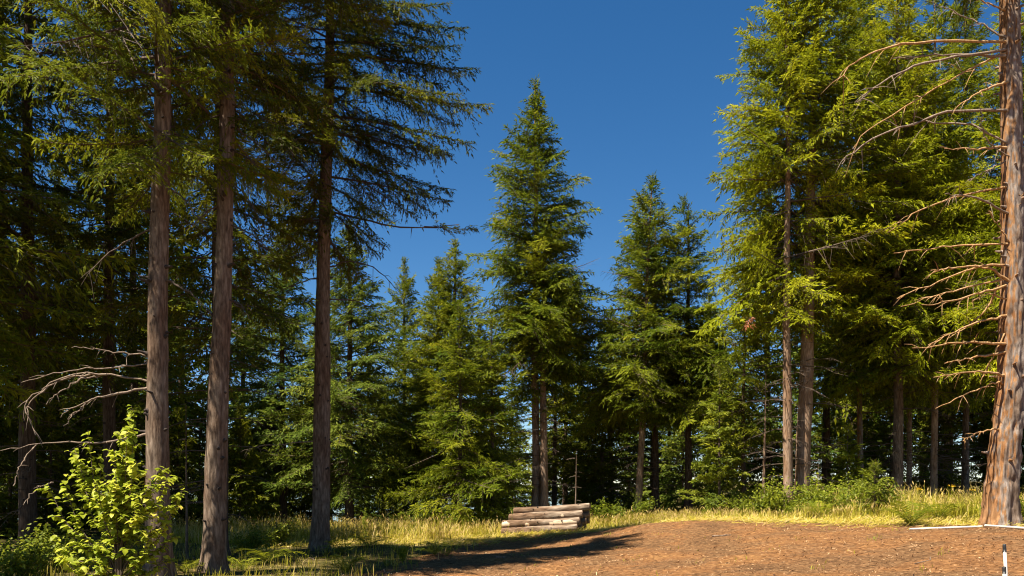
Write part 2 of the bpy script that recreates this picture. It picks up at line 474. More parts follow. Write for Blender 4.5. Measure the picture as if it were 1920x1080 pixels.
def crown_mesh(name, H, zb, R, seed, lod='mid', dz=0.32, per=4, power=0.8, low=0.55, mat=None, weep=0.3, gap=0.1,
               pt=40, pb=-12, broad=1.0, lean=(0, 0), jit=0.28, azfilter=None, bare=0.05, ztop=1e9):
    """a conifer crown: whorls of sprays round a straight axis, uneven in length, with missing branches"""
    rng = np.random.default_rng(seed)
    g = Geo()
    z = zb
    lob = rng.uniform(0, 6.28, 3)
    a0 = rng.uniform(0, 6.28)
    lod0 = lod
    while z < H - 0.1:
        lod = lod0 if z < ztop else 'mid'
        t = (z - zb) / (H - zb)
        r = R * (1 - t) ** power * min(1.0, low + t * 3.2)
        n = max(3, int(round(per * (1.0 if t < 0.8 else 0.8))))
        a0 += rng.uniform(0.4, 1.4)
        for k in range(n):
            if rng.random() < gap:
                continue
            az = a0 + k * 2 * math.pi / n + rng.uniform(-0.35, 0.35)
            if azfilter and not azfilter(az, z, rng):
                continue
            irr = 1 + 0.16 * math.sin(az * 2 + lob[0] + z * 0.5) + 0.12 * math.sin(az * 3 + lob[1] - z * 0.9)
            L = max(0.14, r * irr * rng.uniform(1 - jit, 1 + jit * 0.7) * (1 if t < 0.85 else 1 - (t - 0.85) * 2.6))
            pit = math.radians(pb + (pt - pb) * t ** 1.3 + rng.normal(0, 12))
            zz = z + rng.uniform(-0.5, 0.5) * dz
            put_spray(g, np.array([lean[0] * zz, lean[1] * zz, zz]), az, pit, L, lod, rng, round(weep * (0.5, 1.0, 1.9)[int(rng.integers(0, 3))], 2), rng.normal(0, 0.45), broad, zz > 3.5 and rng.random() < bare * (0.4 if lod == 'near' else 1))
        z += dz * rng.uniform(0.75, 1.25) * (1 - 0.45 * t)
    # the leader
    for k in range(3):
        put_spray(g, np.array([lean[0] * H, lean[1] * H, H - 0.45]), k * 2.1, math.radians(80), 0.5 + 0.06 * H / 10, lod, rng, 0.05, 0, broad * 0.7)
    return g.mesh(name, [mat or M_NEED_G, M_TWIG])

def vnoise(u, v, pu, seed):
    """value noise, periodic in u with period pu"""
    r = np.random.default_rng(seed).random((pu, 1024))
    iu, iv = np.floor(u).astype(int), np.floor(v).astype(int)
    fu, fv = u - iu, v - iv
    fu, fv = fu * fu * (3 - 2 * fu), fv * fv * (3 - 2 * fv)
    a, b, c, d = (r[(iu + i) % pu, (iv + j) % 1024] for i, j in ((0, 0), (1, 0), (0, 1), (1, 1)))
    return (a * (1 - fu) + b * fu) * (1 - fv) + (c * (1 - fu) + d * fu) * fv

def bark_relief(th, z, seed, n, rate, amp):
    """long furrows between raised plates"""
    T, Z = np.meshgrid(th / (2 * np.pi), z)
    w = (vnoise(T * 6, Z * rate * 0.5, 6, seed) - 0.5) * 1.6
    a = vnoise(T * n + w, Z * rate, n, seed + 1)
    b = vnoise(T * n * 2 + w, Z * rate * 2.6, n * 2, seed + 2)
    ridge = 1 - np.abs(a * 2 - 1)
    return amp * (0.9 * (0.5 - ridge ** 1.5) + 0.7 * (b - 0.5))

def trunk_mesh(name, H, r0, seed, mat, lean=(0, 0), sides=14, knots=True, flare=0.4, bow=0.0, kz=0.55, kmax=12, relief=0.0):
    rng = np.random.default_rng(seed)
    n = max(14, int(H * 2.2))
    if relief:
        n, sides = 230, 44
    z = np.concatenate([[-0.25, 0.0, 0.12, 0.28, 0.5, 0.8], np.linspace(1.2, H, n)])
    rad = r0 * (1 - z / H * 0.93) ** 0.82
    rad = rad * (1 + flare * np.exp(-np.clip(z, 0, None) / 0.33))
    rad[-1] = 0.012
    th = np.arange(sides) * 2 * np.pi / sides
    ph = rng.uniform(0, 6.28, 6)
    wob = 1 + 0.035 * np.sin(th[None] * 2 + ph[0] + z[:, None] * 0.9) + 0.03 * np.sin(th[None] * 3 + ph[1] - z[:, None] * 1.7) \
        + 0.02 * np.sin(th[None] * 5 + ph[2] + z[:, None] * 3.1)
    wob += 0.16 * flare * np.exp(-np.clip(z, 0, None) / 0.3)[:, None] * np.sin(th[None] * 4 + ph[3])
    if relief:
        wob += bark_relief(th, z, seed, 14, 2.6, relief) * np.clip(1 - z / (H * 0.8), 0.15, 1)[:, None]
    x = lean[0] * z + bow * np.sin(z / H * 3.1) + 0.03 * np.sin(z * 0.55 + ph[4])
    y = lean[1] * z + 0.012 * np.sin(z * 0.7 + ph[5])
    g = Geo()
    V, Q = tube(np.stack([x, y, z], -1), rad, sides, False, wob)
    g.add(V, Q, 0)
    if knots:
        zz = 1.0
        while zz < min(H * 0.9, kmax):
            for k in range(rng.integers(2, 5)):
                a = rng.uniform(0, 6.28)
                h = zz + rng.uniform(-0.12, 0.12)
                rr = np.interp(h, z, rad) * 0.93
                c = np.array([np.interp(h, z, x), np.interp(h, z, y), h])
                d = np.array([math.cos(a), math.sin(a), rng.uniform(-0.1, 0.35)])
                l = rng.uniform(0.03, 0.09) + (0.12 if rng.random() < 0.12 else 0)
                w = rng.uniform(0.016, 0.034) * (r0 / 0.25) ** 0.5
                V, Q = tube([c + d * rr, c + d * (rr + l * 0.5), c + d * (rr + l)], [w * 1.7, w, w * 0.7], 6)
                g.add(V, Q, 1)
            zz += kz * rng.uniform(0.7, 1.3)
    return g.mesh(name, [mat, M_KNOT])

def dead_brush_mesh(name, z0, z1, n, Lm, seed, mat=None, droop=0.25, r0=0.2):
    """bare dead twigs on a shaded lower trunk"""
    rng = np.random.default_rng(seed)
    g = Geo()
    for k in range(n):
        z = rng.uniform(z0, z1)
        a = rng.uniform(0, 6.28)
        L = Lm * rng.uniform(0.35, 1.15)
        c = np.array([0, 0, z]); d = np.array([math.cos(a), math.sin(a), 0])
        e = rng.uniform(-0.1, 0.25)
        pts = [c + d * L * t + np.array([0, 0, L * (e * t - droop * t * t)]) + rng.normal(0, 0.02, 3) * L * (t > 0.1) for t in (0, 0.25, 0.5, 0.75, 1)]
        V, Q = tube(pts, np.linspace(0.010 + 0.006 * L, 0.003, 5), 3, False)
        g.add(V, Q, 0)
        for q in range(int(3 + L * 3)):
            t = rng.uniform(0.3, 0.95)
            b = c + d * L * t + np.array([0, 0, L * (e * t - droop * t * t)])
            a2 = a + rng.choice([-1, 1]) * rng.uniform(0.4, 1.1)
            l2 = L * rng.uniform(0.12, 0.35) * (1.2 - t)
            d2 = np.array([math.cos(a2), math.sin(a2), rng.uniform(-0.5, 0.1)])
            V, Q = tube([b, b + d2 * l2 * 0.5, b + d2 * l2 + np.array([0, 0, -0.1 * l2])], [0.005, 0.004, 0.002], 3, False)
            g.add(V, Q, 0)
    return g.mesh(name, [mat or M_TWIG])

def place_tree(px, Y, label, trunk, crown, group=None, name='conifer_tree', dead=None, rz=0.0, s=1.0, sz=None, cat='tree', x=None, sink=0.0):
    X = (px - HX) / F * Y if x is None else x
    root = empty(name, (X, Y, gz(X, Y) - sink), rz)
    root.scale = (s, s, sz or s)
    tag(root, label, cat, group)
    link('trunk', trunk, root)
    if crown is not None:
        link('crown', crown, root)
    if dead is not None:
        tag(link('dead_brush', dead, root), kind='stuff')
    return root

def limb_part(root, name, pts, r0, r1, mat, twigs=0, seed=0, n=12, sub=0.3):
    """a bare limb through world points, as a part of a tree, with its own side twigs"""
    rng = np.random.default_rng(seed)
    base = np.array(root.location)
    c = bez(np.asarray(pts) - base, n)
    c[1:] += rng.normal(0, 0.014, (n - 1, 3)); r0 *= rng.uniform(0.75, 1.15)
    g = Geo()
    V, Q = tube(c, np.linspace(r0, r1, n) * (1 + rng.normal(0, 0.07, n)), 7, False)
    g.add(V, Q, 0)
    L = np.linalg.norm(c[-1] - c[0])
    for k in range(twigs):
        i = int(rng.integers(n // 4, n - 1))
        t = c[min(i + 1, n - 1)] - c[i - 1]; t /= np.linalg.norm(t)
        d = t * rng.uniform(0.3, 1.0) + rng.normal(0, 0.55, 3) + np.array([0, 0, -0.25]); d /= np.linalg.norm(d)
        l = L * sub * rng.uniform(0.25, 1.0)
        V, Q = tube([c[i], c[i] + d * l * 0.5, c[i] + d * l + np.array([0, 0, -0.15 * l])], [r1 * 1.1 + 0.002, r1 * 0.8 + 0.001, 0.0015], 4, False)
        g.add(V, Q, 0)
    return link(name, g.mesh(name, [mat]), root)

def live_part(root, name, p0, p1, L, lod, seed, weep, mat):
    """a live branch from p0 (on the trunk) towards p1"""
    rng = np.random.default_rng(seed)
    base = np.array(root.location)
    d = np.asarray(p1) - np.asarray(p0)
    az = math.atan2(d[1], d[0]); pit = math.atan2(d[2], math.hypot(d[0], d[1]))
    g = Geo()
    put_spray(g, np.asarray(p0) - base, az, pit, L, lod, rng, weep, rng.normal(0, 0.15))
    return link(name, g.mesh(name, [mat, M_TWIG]), root)

# ------------------------------------------------------------------ tall firs at the left edge
def lean_for(px0, py0, px1, py1):
    """lean per metre of height of a trunk seen at two pixels"""
    return (px1 - px0) / (py0 - py1)

# first trunk, behind the bush
ln = lean_for(294, 1070, 305, 0)
fir_a = place_tree(294, 16.0, 'tall fir trunk rising behind the bright leafy bush, bare dead limbs on its left', trunk_mesh('fir_trunk_a', 20, 0.225, 1, M_BARK, (ln, 0), 18, kz=0.5, relief=0.075),
                   crown_mesh('fir_crown_a', 20, 7.6, 3.4, 11, 'near', 0.40, 5, 0.75, 0.6, M_NEED_G, 0.35, 0.22, lean=(ln, 0), ztop=12), 'tall firs at the left of the clearing', 'fir_tree')
# second trunk
ln = lean_for(403, 1075, 428, 50)
fir_b = place_tree(403, 17.0, 'tall straight fir with knotted bare brown trunk, middle of the three front trunks', trunk_mesh('fir_trunk_b', 20, 0.222, 2, M_BARK, (ln, 0), 18, kz=0.5, relief=0.075),
                   crown_mesh('fir_crown_b', 20, 9.3, 3.2, 12, 'near', 0.42, 5, 0.75, 0.55, M_NEED_SHADE, 0.35, 0.22, lean=(ln, 0), ztop=12.5), 'tall firs at the left of the clearing', 'fir_tree')
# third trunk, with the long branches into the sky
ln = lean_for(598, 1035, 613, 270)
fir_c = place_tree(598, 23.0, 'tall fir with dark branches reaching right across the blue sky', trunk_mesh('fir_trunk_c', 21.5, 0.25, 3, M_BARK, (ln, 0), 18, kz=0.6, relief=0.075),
                   crown_mesh('fir_crown_c', 21.5, 8.4, 3.6, 13, 'near', 0.34, 5, 0.7, 0.55, M_NEED_SHADE, 0.4, 0.16, lean=(ln, 0), ztop=16,
                              azfilter=lambda az, z, r: not (math.cos(az) > 0.72 and z < 13.2)), 'tall firs at the left of the clearing', 'fir_tree')
tips = [(612, 20, 840, -5), (612, 40, 875, 52), (613, 85, 862, 75), (613, 110, 898, 118), (613, 150, 860, 165), (612, 165, 922, 188), (612, 215, 890, 268),
        (612, 250, 850, 262), (612, 290, 850, 350), (612, 330, 845, 378), (612, 345, 735, 405), (612, 390, 718, 470), (612, 120, 760, 150), (612, 240, 770, 300)]
for i, (a, b, c, d) in enumerate(tips):
    dy = [-0.9, 0.5, -0.3, 0.9, -1.2, 0.1][i % 6]
    p0, p1 = P(a, b, 23.0), P(c, d, 23.0 + dy)
    Lb = float(np.linalg.norm(p1 - p0)) * 1.05
    live_part(fir_c, 'branch', p0, p1, Lb, 'near', 300 + i, 0.4, M_NEED_SHADE)
    live_part(fir_c, 'branch', p0 * 0.72 + p1 * 0.28, p1 + np.array([-0.5, 0.7, -0.25]), Lb * 0.55, 'near', 330 + i, 0.6, M_NEED_SHADE)
    live_part(fir_c, 'branch', p0 * 0.5 + p1 * 0.5, p1 + np.array([-0.4, -0.6, -0.45]), Lb * 0.42, 'near', 350 + i, 0.6, M_NEED_SHADE)
limb_part(fir_c, 'dead_limb', [P(614, 395, 23), P(691, 414, 22.8), P(742, 424, 22.7), P(800, 426, 22.6), P(862, 421, 22.5)], 0.035, 0.010, M_TWIG, 2, 5, sub=0.12)
live_part(fir_c, 'branch', P(795, 426, 22.6), P(898, 422, 22.5), 1.5, 'near', 350, 0.3, M_NEED_SHADE)
limb_part(fir_c, 'dead_limb', [P(612, 500, 23), P(665, 490, 22.8), P(715, 512, 22.6), P(748, 548, 22.5)], 0.025, 0.006, M_TWIG, 7, 6)
limb_part(fir_c, 'dead_limb', [P(612, 560, 23), P(670, 565, 23.4), P(720, 590, 23.6)], 0.022, 0.005, M_TWIG, 6, 7)
limb_part(fir_c, 'dead_limb', [P(600, 825, 23), P(540, 832, 23), P(480, 838, 22.8), P(452, 848, 22.8)], 0.022, 0.005, M_DEAD, 5, 8)
for i, (y0, x1, y1) in enumerate([(250, 480, 230), (300, 470, 330), (360, 500, 300), (410, 480, 440), (455, 505, 470), (520, 500, 560), (300, 530, 380)]):
    limb_part(fir_c, 'dead_limb', [P(610, y0, 23), P((610 + x1) / 2, (y0 + y1) / 2 - 8, 22.7), P(x1, y1, 22.4)], 0.022, 0.004, M_TWIG, 8, 20 + i)
for i, (y0, x1, y1) in enumerate([(190, 560, 270), (230, 540, 330), (275, 520, 350), (330, 500, 430), (420, 520, 480), (140, 330, 260), (240, 350, 340), (380, 345, 440), (560, 470, 600)]):
    limb_part(fir_b, 'dead_limb', [P(425, y0, 17), P((425 + x1) / 2, (y0 + y1) / 2 - 10, 16.8), P(x1, y1, 16.5)], 0.020, 0.004, M_TWIG, 9, 40 + i)
for i, (y0, x1, y1) in enumerate([(190, 200, 120), (290, 180, 330), (340, 380, 420), (420, 150, 520), (520, 400, 590)]):
    limb_part(fir_a, 'dead_limb', [P(302, y0, 16), P((302 + x1) / 2, (y0 + y1) / 2 - 10, 15.8), P(x1, y1, 15.5)], 0.022, 0.004, M_TWIG, 9, 60 + i)
# the arching dead limbs on the left of the first trunk
arcs = [[(285, 670), (200, 657), (135, 651)], [(282, 680), (215, 690), (125, 695), (40, 717)],
        [(286, 718), (225, 705), (165, 700), (110, 710), (65, 740), (47, 762), (55, 790), (70, 817)],
        [(200, 702), (140, 706), (95, 722), (58, 752), (50, 775)], [(190, 703), (150, 712), (110, 735), (85, 757)],
        [(286, 725), (200, 742), (155, 757), (110, 780)], [(165, 754), (140, 775), (120, 800)],
        [(285, 812), (210, 828), (140, 829), (75, 832), (0, 845)], [(70, 832), (40, 870), (25, 910)], [(100, 905), (70, 915), (42, 948)]]
for i, a in enumerate(arcs):
    k = len(a) - 1
    limb_part(fir_a, 'dead_limb', [P(x, y, 15.95 - 0.5 * j / k) for j, (x, y) in enumerate(a)], 0.024 if len(a) > 3 else 0.015, 0.006, M_DEAD, 7, 80 + i, 18, 0.16)

# firs beside and behind, partly out of frame, that shade the front trunks
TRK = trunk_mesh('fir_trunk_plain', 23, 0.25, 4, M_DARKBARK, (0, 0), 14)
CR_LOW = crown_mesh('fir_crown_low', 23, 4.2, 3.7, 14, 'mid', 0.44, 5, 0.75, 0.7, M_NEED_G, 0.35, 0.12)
CR_HIGH = crown_mesh('fir_crown_high', 23, 6.0, 3.5, 15, 'mid', 0.36, 4, 0.75, 0.6, M_NEED_SHADE, 0.35, 0.12)
BR1 = dead_brush_mesh('brush_one', 1.2, 6.5, 34, 1.9, 5)
BR2 = dead_brush_mesh('brush_two', 1.0, 7.5, 44, 2.2, 6)
place_tree(0, 17.4, 'green fir at the left picture edge, low sunlit boughs hanging into view', TRK, CR_LOW, None, 'fir_tree', None, 0.7, 1.0, x=-12.6)
place_tree(411, 20.8, 'fir hidden close behind the middle front trunk, its crown showing either side', TRK, CR_HIGH, None, 'fir_tree', BR2, 2.1, 0.85)
place_tree(205, 26.0, 'dark shaded fir just right of the arching dead limbs, behind the bush', TRK, CR_HIGH, None, 'fir_tree', BR1, 4.0, 0.85)
place_tree(52, 23.0, 'dark shaded fir trunk near the left edge behind the arching dead limbs', TRK, CR_HIGH, None, 'fir_tree', BR2, 5.2, 0.9)
place_tree(0, 11.3, 'fir added out of frame to shade the lower left, nearest the viewer', TRK, CR_HIGH, 'firs out of frame', 'fir_tree', None, 1.0, 0.68, x=-13.4)  # unseen fir added so its shadow darkens the lower left
for x, y, w in ((-17.5, 24.5, 'beyond the nearer firs'), (-20.5, 30.5, 'far down the forest edge'), (-18.5, 27.5, 'behind the dark shaded trunks'), (-25.0, 37.0, 'farthest down the forest edge')):
    place_tree(0, y, 'fir added out of frame to shade the left forest, ' + w, TRK, CR_HIGH, 'firs out of frame', 'fir_tree', None, y, 1.1, x=x)  # unseen firs added to keep sun off the left background
place_tree(0, 20.0, 'fir standing out of frame to the left of the clearing', TRK, CR_HIGH, 'firs out of frame', 'fir_tree', None, 3.0, 1.05, x=-15.5)

# ------------------------------------------------------------------ the sunlit back row, left to right
def apex(py, Y):
    return EYE + (HY - py) * Y / F

CROWNS, share_R = {}, {}
def back_tree(px, Y, py_top, label, R, zb, seed, mat, bark=None, r0=0.2, dead=None, name='conifer_tree', group=None, lean=0.0, share=None, **kw):
    X = (px - HX) / F * Y
    H = apex(py_top, Y) - gz(X, Y)
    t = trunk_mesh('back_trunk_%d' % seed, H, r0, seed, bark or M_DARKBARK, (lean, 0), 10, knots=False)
    if share:
        me, h0 = CROWNS[share]
        root = place_tree(px, Y, label, t, None, group, name, dead, seed * 1.7)
        c = link('crown', me, root)
        c.scale = (R * 1.35 / share_R[share], R * 1.35 / share_R[share], H / h0)
        return root
    c = crown_mesh('back_crown_%d' % seed, H, zb, R * 1.35, seed + 500, kw.pop('lod', 'mid'), kw.pop('dz', 0.33), kw.pop('per', 6), kw.pop('power', 0.8),
                   kw.pop('low', 0.7), mat, kw.pop('weep', 0.3), kw.pop('gap', 0.14), lean=(lean, 0), jit=0.42, **kw)
    CROWNS[seed] = (c, H); share_R[seed] = R * 1.35
    return place_tree(px, Y, label, t, c, group, name, dead)

back_tree(655, 38, 420, 'dark layered spruce just right of the third front trunk', 3.3, 2.0, 22, M_NEED_B, name='spruce_tree', dead=BR1, gap=0.18)
back_tree(530, 40, 428, 'blue green spruce seen between the second and third front trunks', 3.4, 2.2, 21, M_NEED_B, name='spruce_tree', dead=BR1, share=22)
back_tree(853, 40.5, 453, 'taller of the twin topped spruces left of the tallest central tree', 2.9, 2.4, 25, M_NEED_G, name='spruce_tree', dead=BR1)
back_tree(758, 44, 486, 'slim pointed spruce spire in the gap right of the front trunks', 2.1, 1.5, 23, M_NEED_B, name='spruce_tree', r0=0.15, share=25)
back_tree(822, 41, 486, 'smaller of the twin topped spruces left of the tallest central tree', 2.4, 2.0, 24, M_NEED_G, name='spruce_tree', r0=0.15, share=25)
back_tree(862, 35.5, 575, 'bright green hemlock with boughs sweeping to the grass left of the log pile', 2.3, 0.5, 26, M_NEED_G, name='hemlock_tree', r0=0.12, pb=-18, weep=0.2, gap=0.05)
back_tree(922, 36.5, 600, 'olive green young hemlock directly behind the left end of the log pile', 1.3, 1.2, 27, M_NEED_G, name='hemlock_tree', r0=0.12)
cen = back_tree(1004, 38, 156, 'tallest central spruce with a sharp point against open blue sky', 3.25, 6.0, 28, M_NEED_G, M_TAN, 0.21, BR1, 'spruce_tree', per=7, gap=0.08, power=0.85, low=0.36)
back_tree(1019, 37.6, 420, 'second bare tan trunk close beside the central spruce behind the logs', 2.6, 7.0, 29, M_NEED_G, M_TAN, 0.21, BR1, 'spruce_tree', low=0.3)
back_tree(1197, 38, 335, 'broad spruce right of centre with grey trunk and leaning pointed top', 3.2, 4.8, 30, M_NEED_G, M_TAN, 0.17, BR2, 'spruce_tree', lean=0.04)
back_tree(1228, 40, 410, 'dark trunked spruce between the grey trunk and the next dark trunk', 2.7, 5.0, 31, M_NEED_G, None, 0.2, BR2, 'spruce_tree', share=30)
back_tree(1290, 38.5, 380, 'lower spruce with narrow top left of the tall right hand firs', 2.6, 5.0, 32, M_NEED_G, None, 0.19, BR2, 'spruce_tree', share=30)
back_tree(1130, 42, 700, 'dark young hemlock in deep shade right of the log pile', 2.2, 0.6, 33, M_NEED_SHADE, name='hemlock_tree', r0=0.1)
back_tree(1395, 36, 520, 'drooping green hemlock left of the pale right hand trunks', 1.9, 3.0, 34, M_NEED_G, name='hemlock_tree', r0=0.12, weep=0.45, dead=BR1)
# the tall firs on the right
ra = back_tree(1476, 32, -60, 'tall fir with smooth pale tan trunk, left of the right hand pair', 2.8, 7.3, 35, M_NEED_Y, M_TAN, 0.19, BR1, 'fir_tree', weep=0.4, per=6, power=0.62, low=0.5, gap=0.2, azfilter=lambda az, z, r: not (z < 13.0 and math.sin(az) < -0.15 and r.random() < 0.85 and abs(math.cos(az)) < 0.93), )
rb = back_tree(1504, 32.6, -150, 'tall fir with thick rough tan trunk beside the smooth pale one', 3.3, 7.6, 36, M_NEED_Y, M_TAN, 0.30, BR2, 'fir_tree', lean=0.028, weep=0.4, per=6, power=0.62, low=0.5, gap=0.2, azfilter=lambda az, z, r: not (z < 13.0 and math.sin(az) < -0.15 and r.random() < 0.85 and abs(math.cos(az)) < 0.93), )
back_tree(1613, 37, -120, 'fir with slim orange lit trunk among the right hand trees', 3.2, 5.5, 37, M_NEED_G, M_ORANGE, 0.13, BR2, 'fir_tree', weep=0.4, per=5)
back_tree(1683, 34, -100, 'fir with broad dark brown trunk in shade, right of the slim orange trunk', 3.2, 5.5, 38, M_NEED_Y, M_BARK, 0.21, BR2, 'fir_tree', weep=0.4, per=5)
back_tree(1704, 40, -40, 'thin trunked fir just right of the broad dark trunk', 2.8, 5.0, 39, M_NEED_G, M_TAN, 0.13, BR1, 'fir_tree', share=37)
back_tree(1752, 35, -50, 'fir with pale leaning trunk between the dark trunk and the big orange tree', 3.0, 5.5, 40, M_NEED_Y, M_TAN, 0.15, BR2, 'fir_tree', share=38)
back_tree(1810, 39, -90, 'dark fir trunk close left of the big orange barked tree', 3.0, 5.0, 41, M_NEED_G, M_BARK, 0.16, BR2, 'fir_tree', share=37)
back_tree(1940, 31, -160, 'green fir behind the big orange barked tree at the right edge', 3.3, 4.0, 42, M_NEED_Y, M_BARK, 0.2, BR1, 'fir_tree', share=38)

# long sunlit boughs crossing in front of the pale trunks
for i, (a, b, c, d, L) in enumerate([(1515, 560, 1400, 585, 2.4), (1518, 575, 1690, 580, 3.4), (1517, 470, 1420, 530, 2.2), (1518, 560, 1610, 600, 2.0)]):
    live_part(rb, 'branch', P(a, b, 32.6), P(c, d, 31.0), L, 'mid', 400 + i, 0.3, M_NEED_Y)
for i, (a, b, c, d, L) in enumerate([(1004, 650, 1075, 640, 2.2), (1000, 735, 985, 775, 1.2), (1004, 690, 960, 700, 1.5), (1004, 620, 1060, 600, 2.0)]):
    live_part(cen, 'branch', P(a, b, 38), P(c, d, 36.6), L, 'mid', 420 + i, 0.3, M_NEED_Y)  # sunlit look put into colour: yellower, brighter needles than this spruce's crown
live_part(rb, 'dead_bough', P(1410, 590, 31.5), P(1394, 615, 31.3), 0.6, 'mid', 440, 0.6, M_NEED_RUST)

# dark forest filling in behind
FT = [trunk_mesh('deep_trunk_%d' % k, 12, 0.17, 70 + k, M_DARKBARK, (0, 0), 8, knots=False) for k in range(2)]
FC = [crown_mesh('deep_crown_%d' % k, 12, (2.6, 1.4, 3.4)[k], 2.6, 75 + k, 'far', 0.34, 5, 0.8, 0.8, (M_NEED_SHADE, M_NEED_B, M_NEED_G)[k], 0.3, 0.12) for k in range(3)]
rng = np.random.default_rng(8)
def zone(px):
    return ('behind the left front trunks' if px < 480 else 'between third front trunk and central spruce' if px < 980 else 'between central spruce and right hand firs' if px < 1400 else 'behind the right hand firs')
fill = [(-60, 34, 1.5), (110, 40, 1.4), (250, 36, 1.5), (340, 44, 1.4), (455, 46, 1.2), (160, 52, 1.5), (300, 55, 1.5), (590, 48, 0.95), (620, 54, 1.0), (690, 50, 0.92), (720, 58, 0.9),
        (800, 52, 0.95), (900, 50, 1.0), (960, 56, 0.95), (1060, 47, 1.0), (1040, 44, 0.85), (1090, 50, 0.98), (1145, 48, 0.95), (1180, 58, 0.9), (1255, 50, 0.95), (1330, 46, 0.95), (1350, 56, 1.0),
        (1440, 43, 1.3), (1550, 45, 1.4), (1575, 56, 1.4), (1640, 48, 1.5), (1730, 52, 1.5), (1780, 46, 1.5), (1850, 50, 1.5), (1900, 43, 1.4), (1990, 46, 1.5), (510, 60, 1.0), (60, 58, 1.5), (-20, 48, 1.5)]
for i, (px, Y, s) in enumerate(fill):
    place_tree(px, Y, 'dark conifer deep in the shaded forest ' + zone(px), FT[i % 2], FC[i % 3], 'dark conifers deep in the forest ' + zone(px), 'conifer_tree', None, rng.uniform(0, 6.28), s)

rng = np.random.default_rng(81)
UC = [crown_mesh('under_crown_%d' % k, 7, 0.35, 2.3, 85 + k, 'far', 0.3, 5, 0.8, 0.9, (M_NEED_SHADE, M_NEED_B)[k], 0.3, 0.12) for k in range(2)]
UT = trunk_mesh('under_trunk', 7, 0.08, 87, M_DARKBARK, (0, 0), 6, knots=False)
for i, px in enumerate(range(-60, 1960, 50)):
    Y = 43 + rng.uniform(0, 9)
    place_tree(px + rng.uniform(-25, 25), Y, 'low dark young hemlock in the shade ' + zone(px), UT, UC[i % 2], 'young understory hemlocks ' + zone(px), 'young_hemlock', None, rng.uniform(0, 6.28), rng.uniform(0.55, 0.95))

for i, (px, Y, k) in enumerate([(-40, 30, 0.9), (20, 36, 1.0), (95, 31, 0.8), (150, 38, 1.0), (225, 33, 0.85), (270, 40, 1.0), (335, 34, 0.7), (375, 38, 0.9), (450, 36, 0.75), (490, 41, 0.8), (570, 43, 0.7)]):
    place_tree(px, Y, 'shaded young hemlock filling the dark behind the front trunks at left', UT, UC[i % 2], 'young hemlocks behind the front trunks', 'young_hemlock', None, i * 1.1, k)

# slim dead pole trees
def pole_tree(px, Y, py_top, label, r0, seed, mat=M_TAN):
    X = (px - HX) / F * Y
    H = apex(py_top, Y) - gz(X, Y)
    t = trunk_mesh('pole_%d' % seed, H, r0, seed, mat, (0.01, 0), 8, knots=False, flare=0.2)
    d = dead_brush_mesh('pole_brush_%d' % seed, H * 0.3, H * 0.9, 9, 0.45, seed, M_DEAD)
    place_tree(px, Y, label, t, None, None, 'dead_sapling', d)
pole_tree(1432, 33, 700, 'thin bare dead sapling left of the smooth pale trunk', 0.07, 91)
pole_tree(1078, 35.5, 845, 'thin bare pole standing just behind the right end of the log pile', 0.04, 92, M_BARK)
pole_tree(1535, 31, 870, 'short bare dead stem among shrubs right of the rough trunk', 0.03, 93)
pole_tree(348, 21, 760, 'thin dead stem between the first and second front trunks', 0.04, 94, M_BARK)

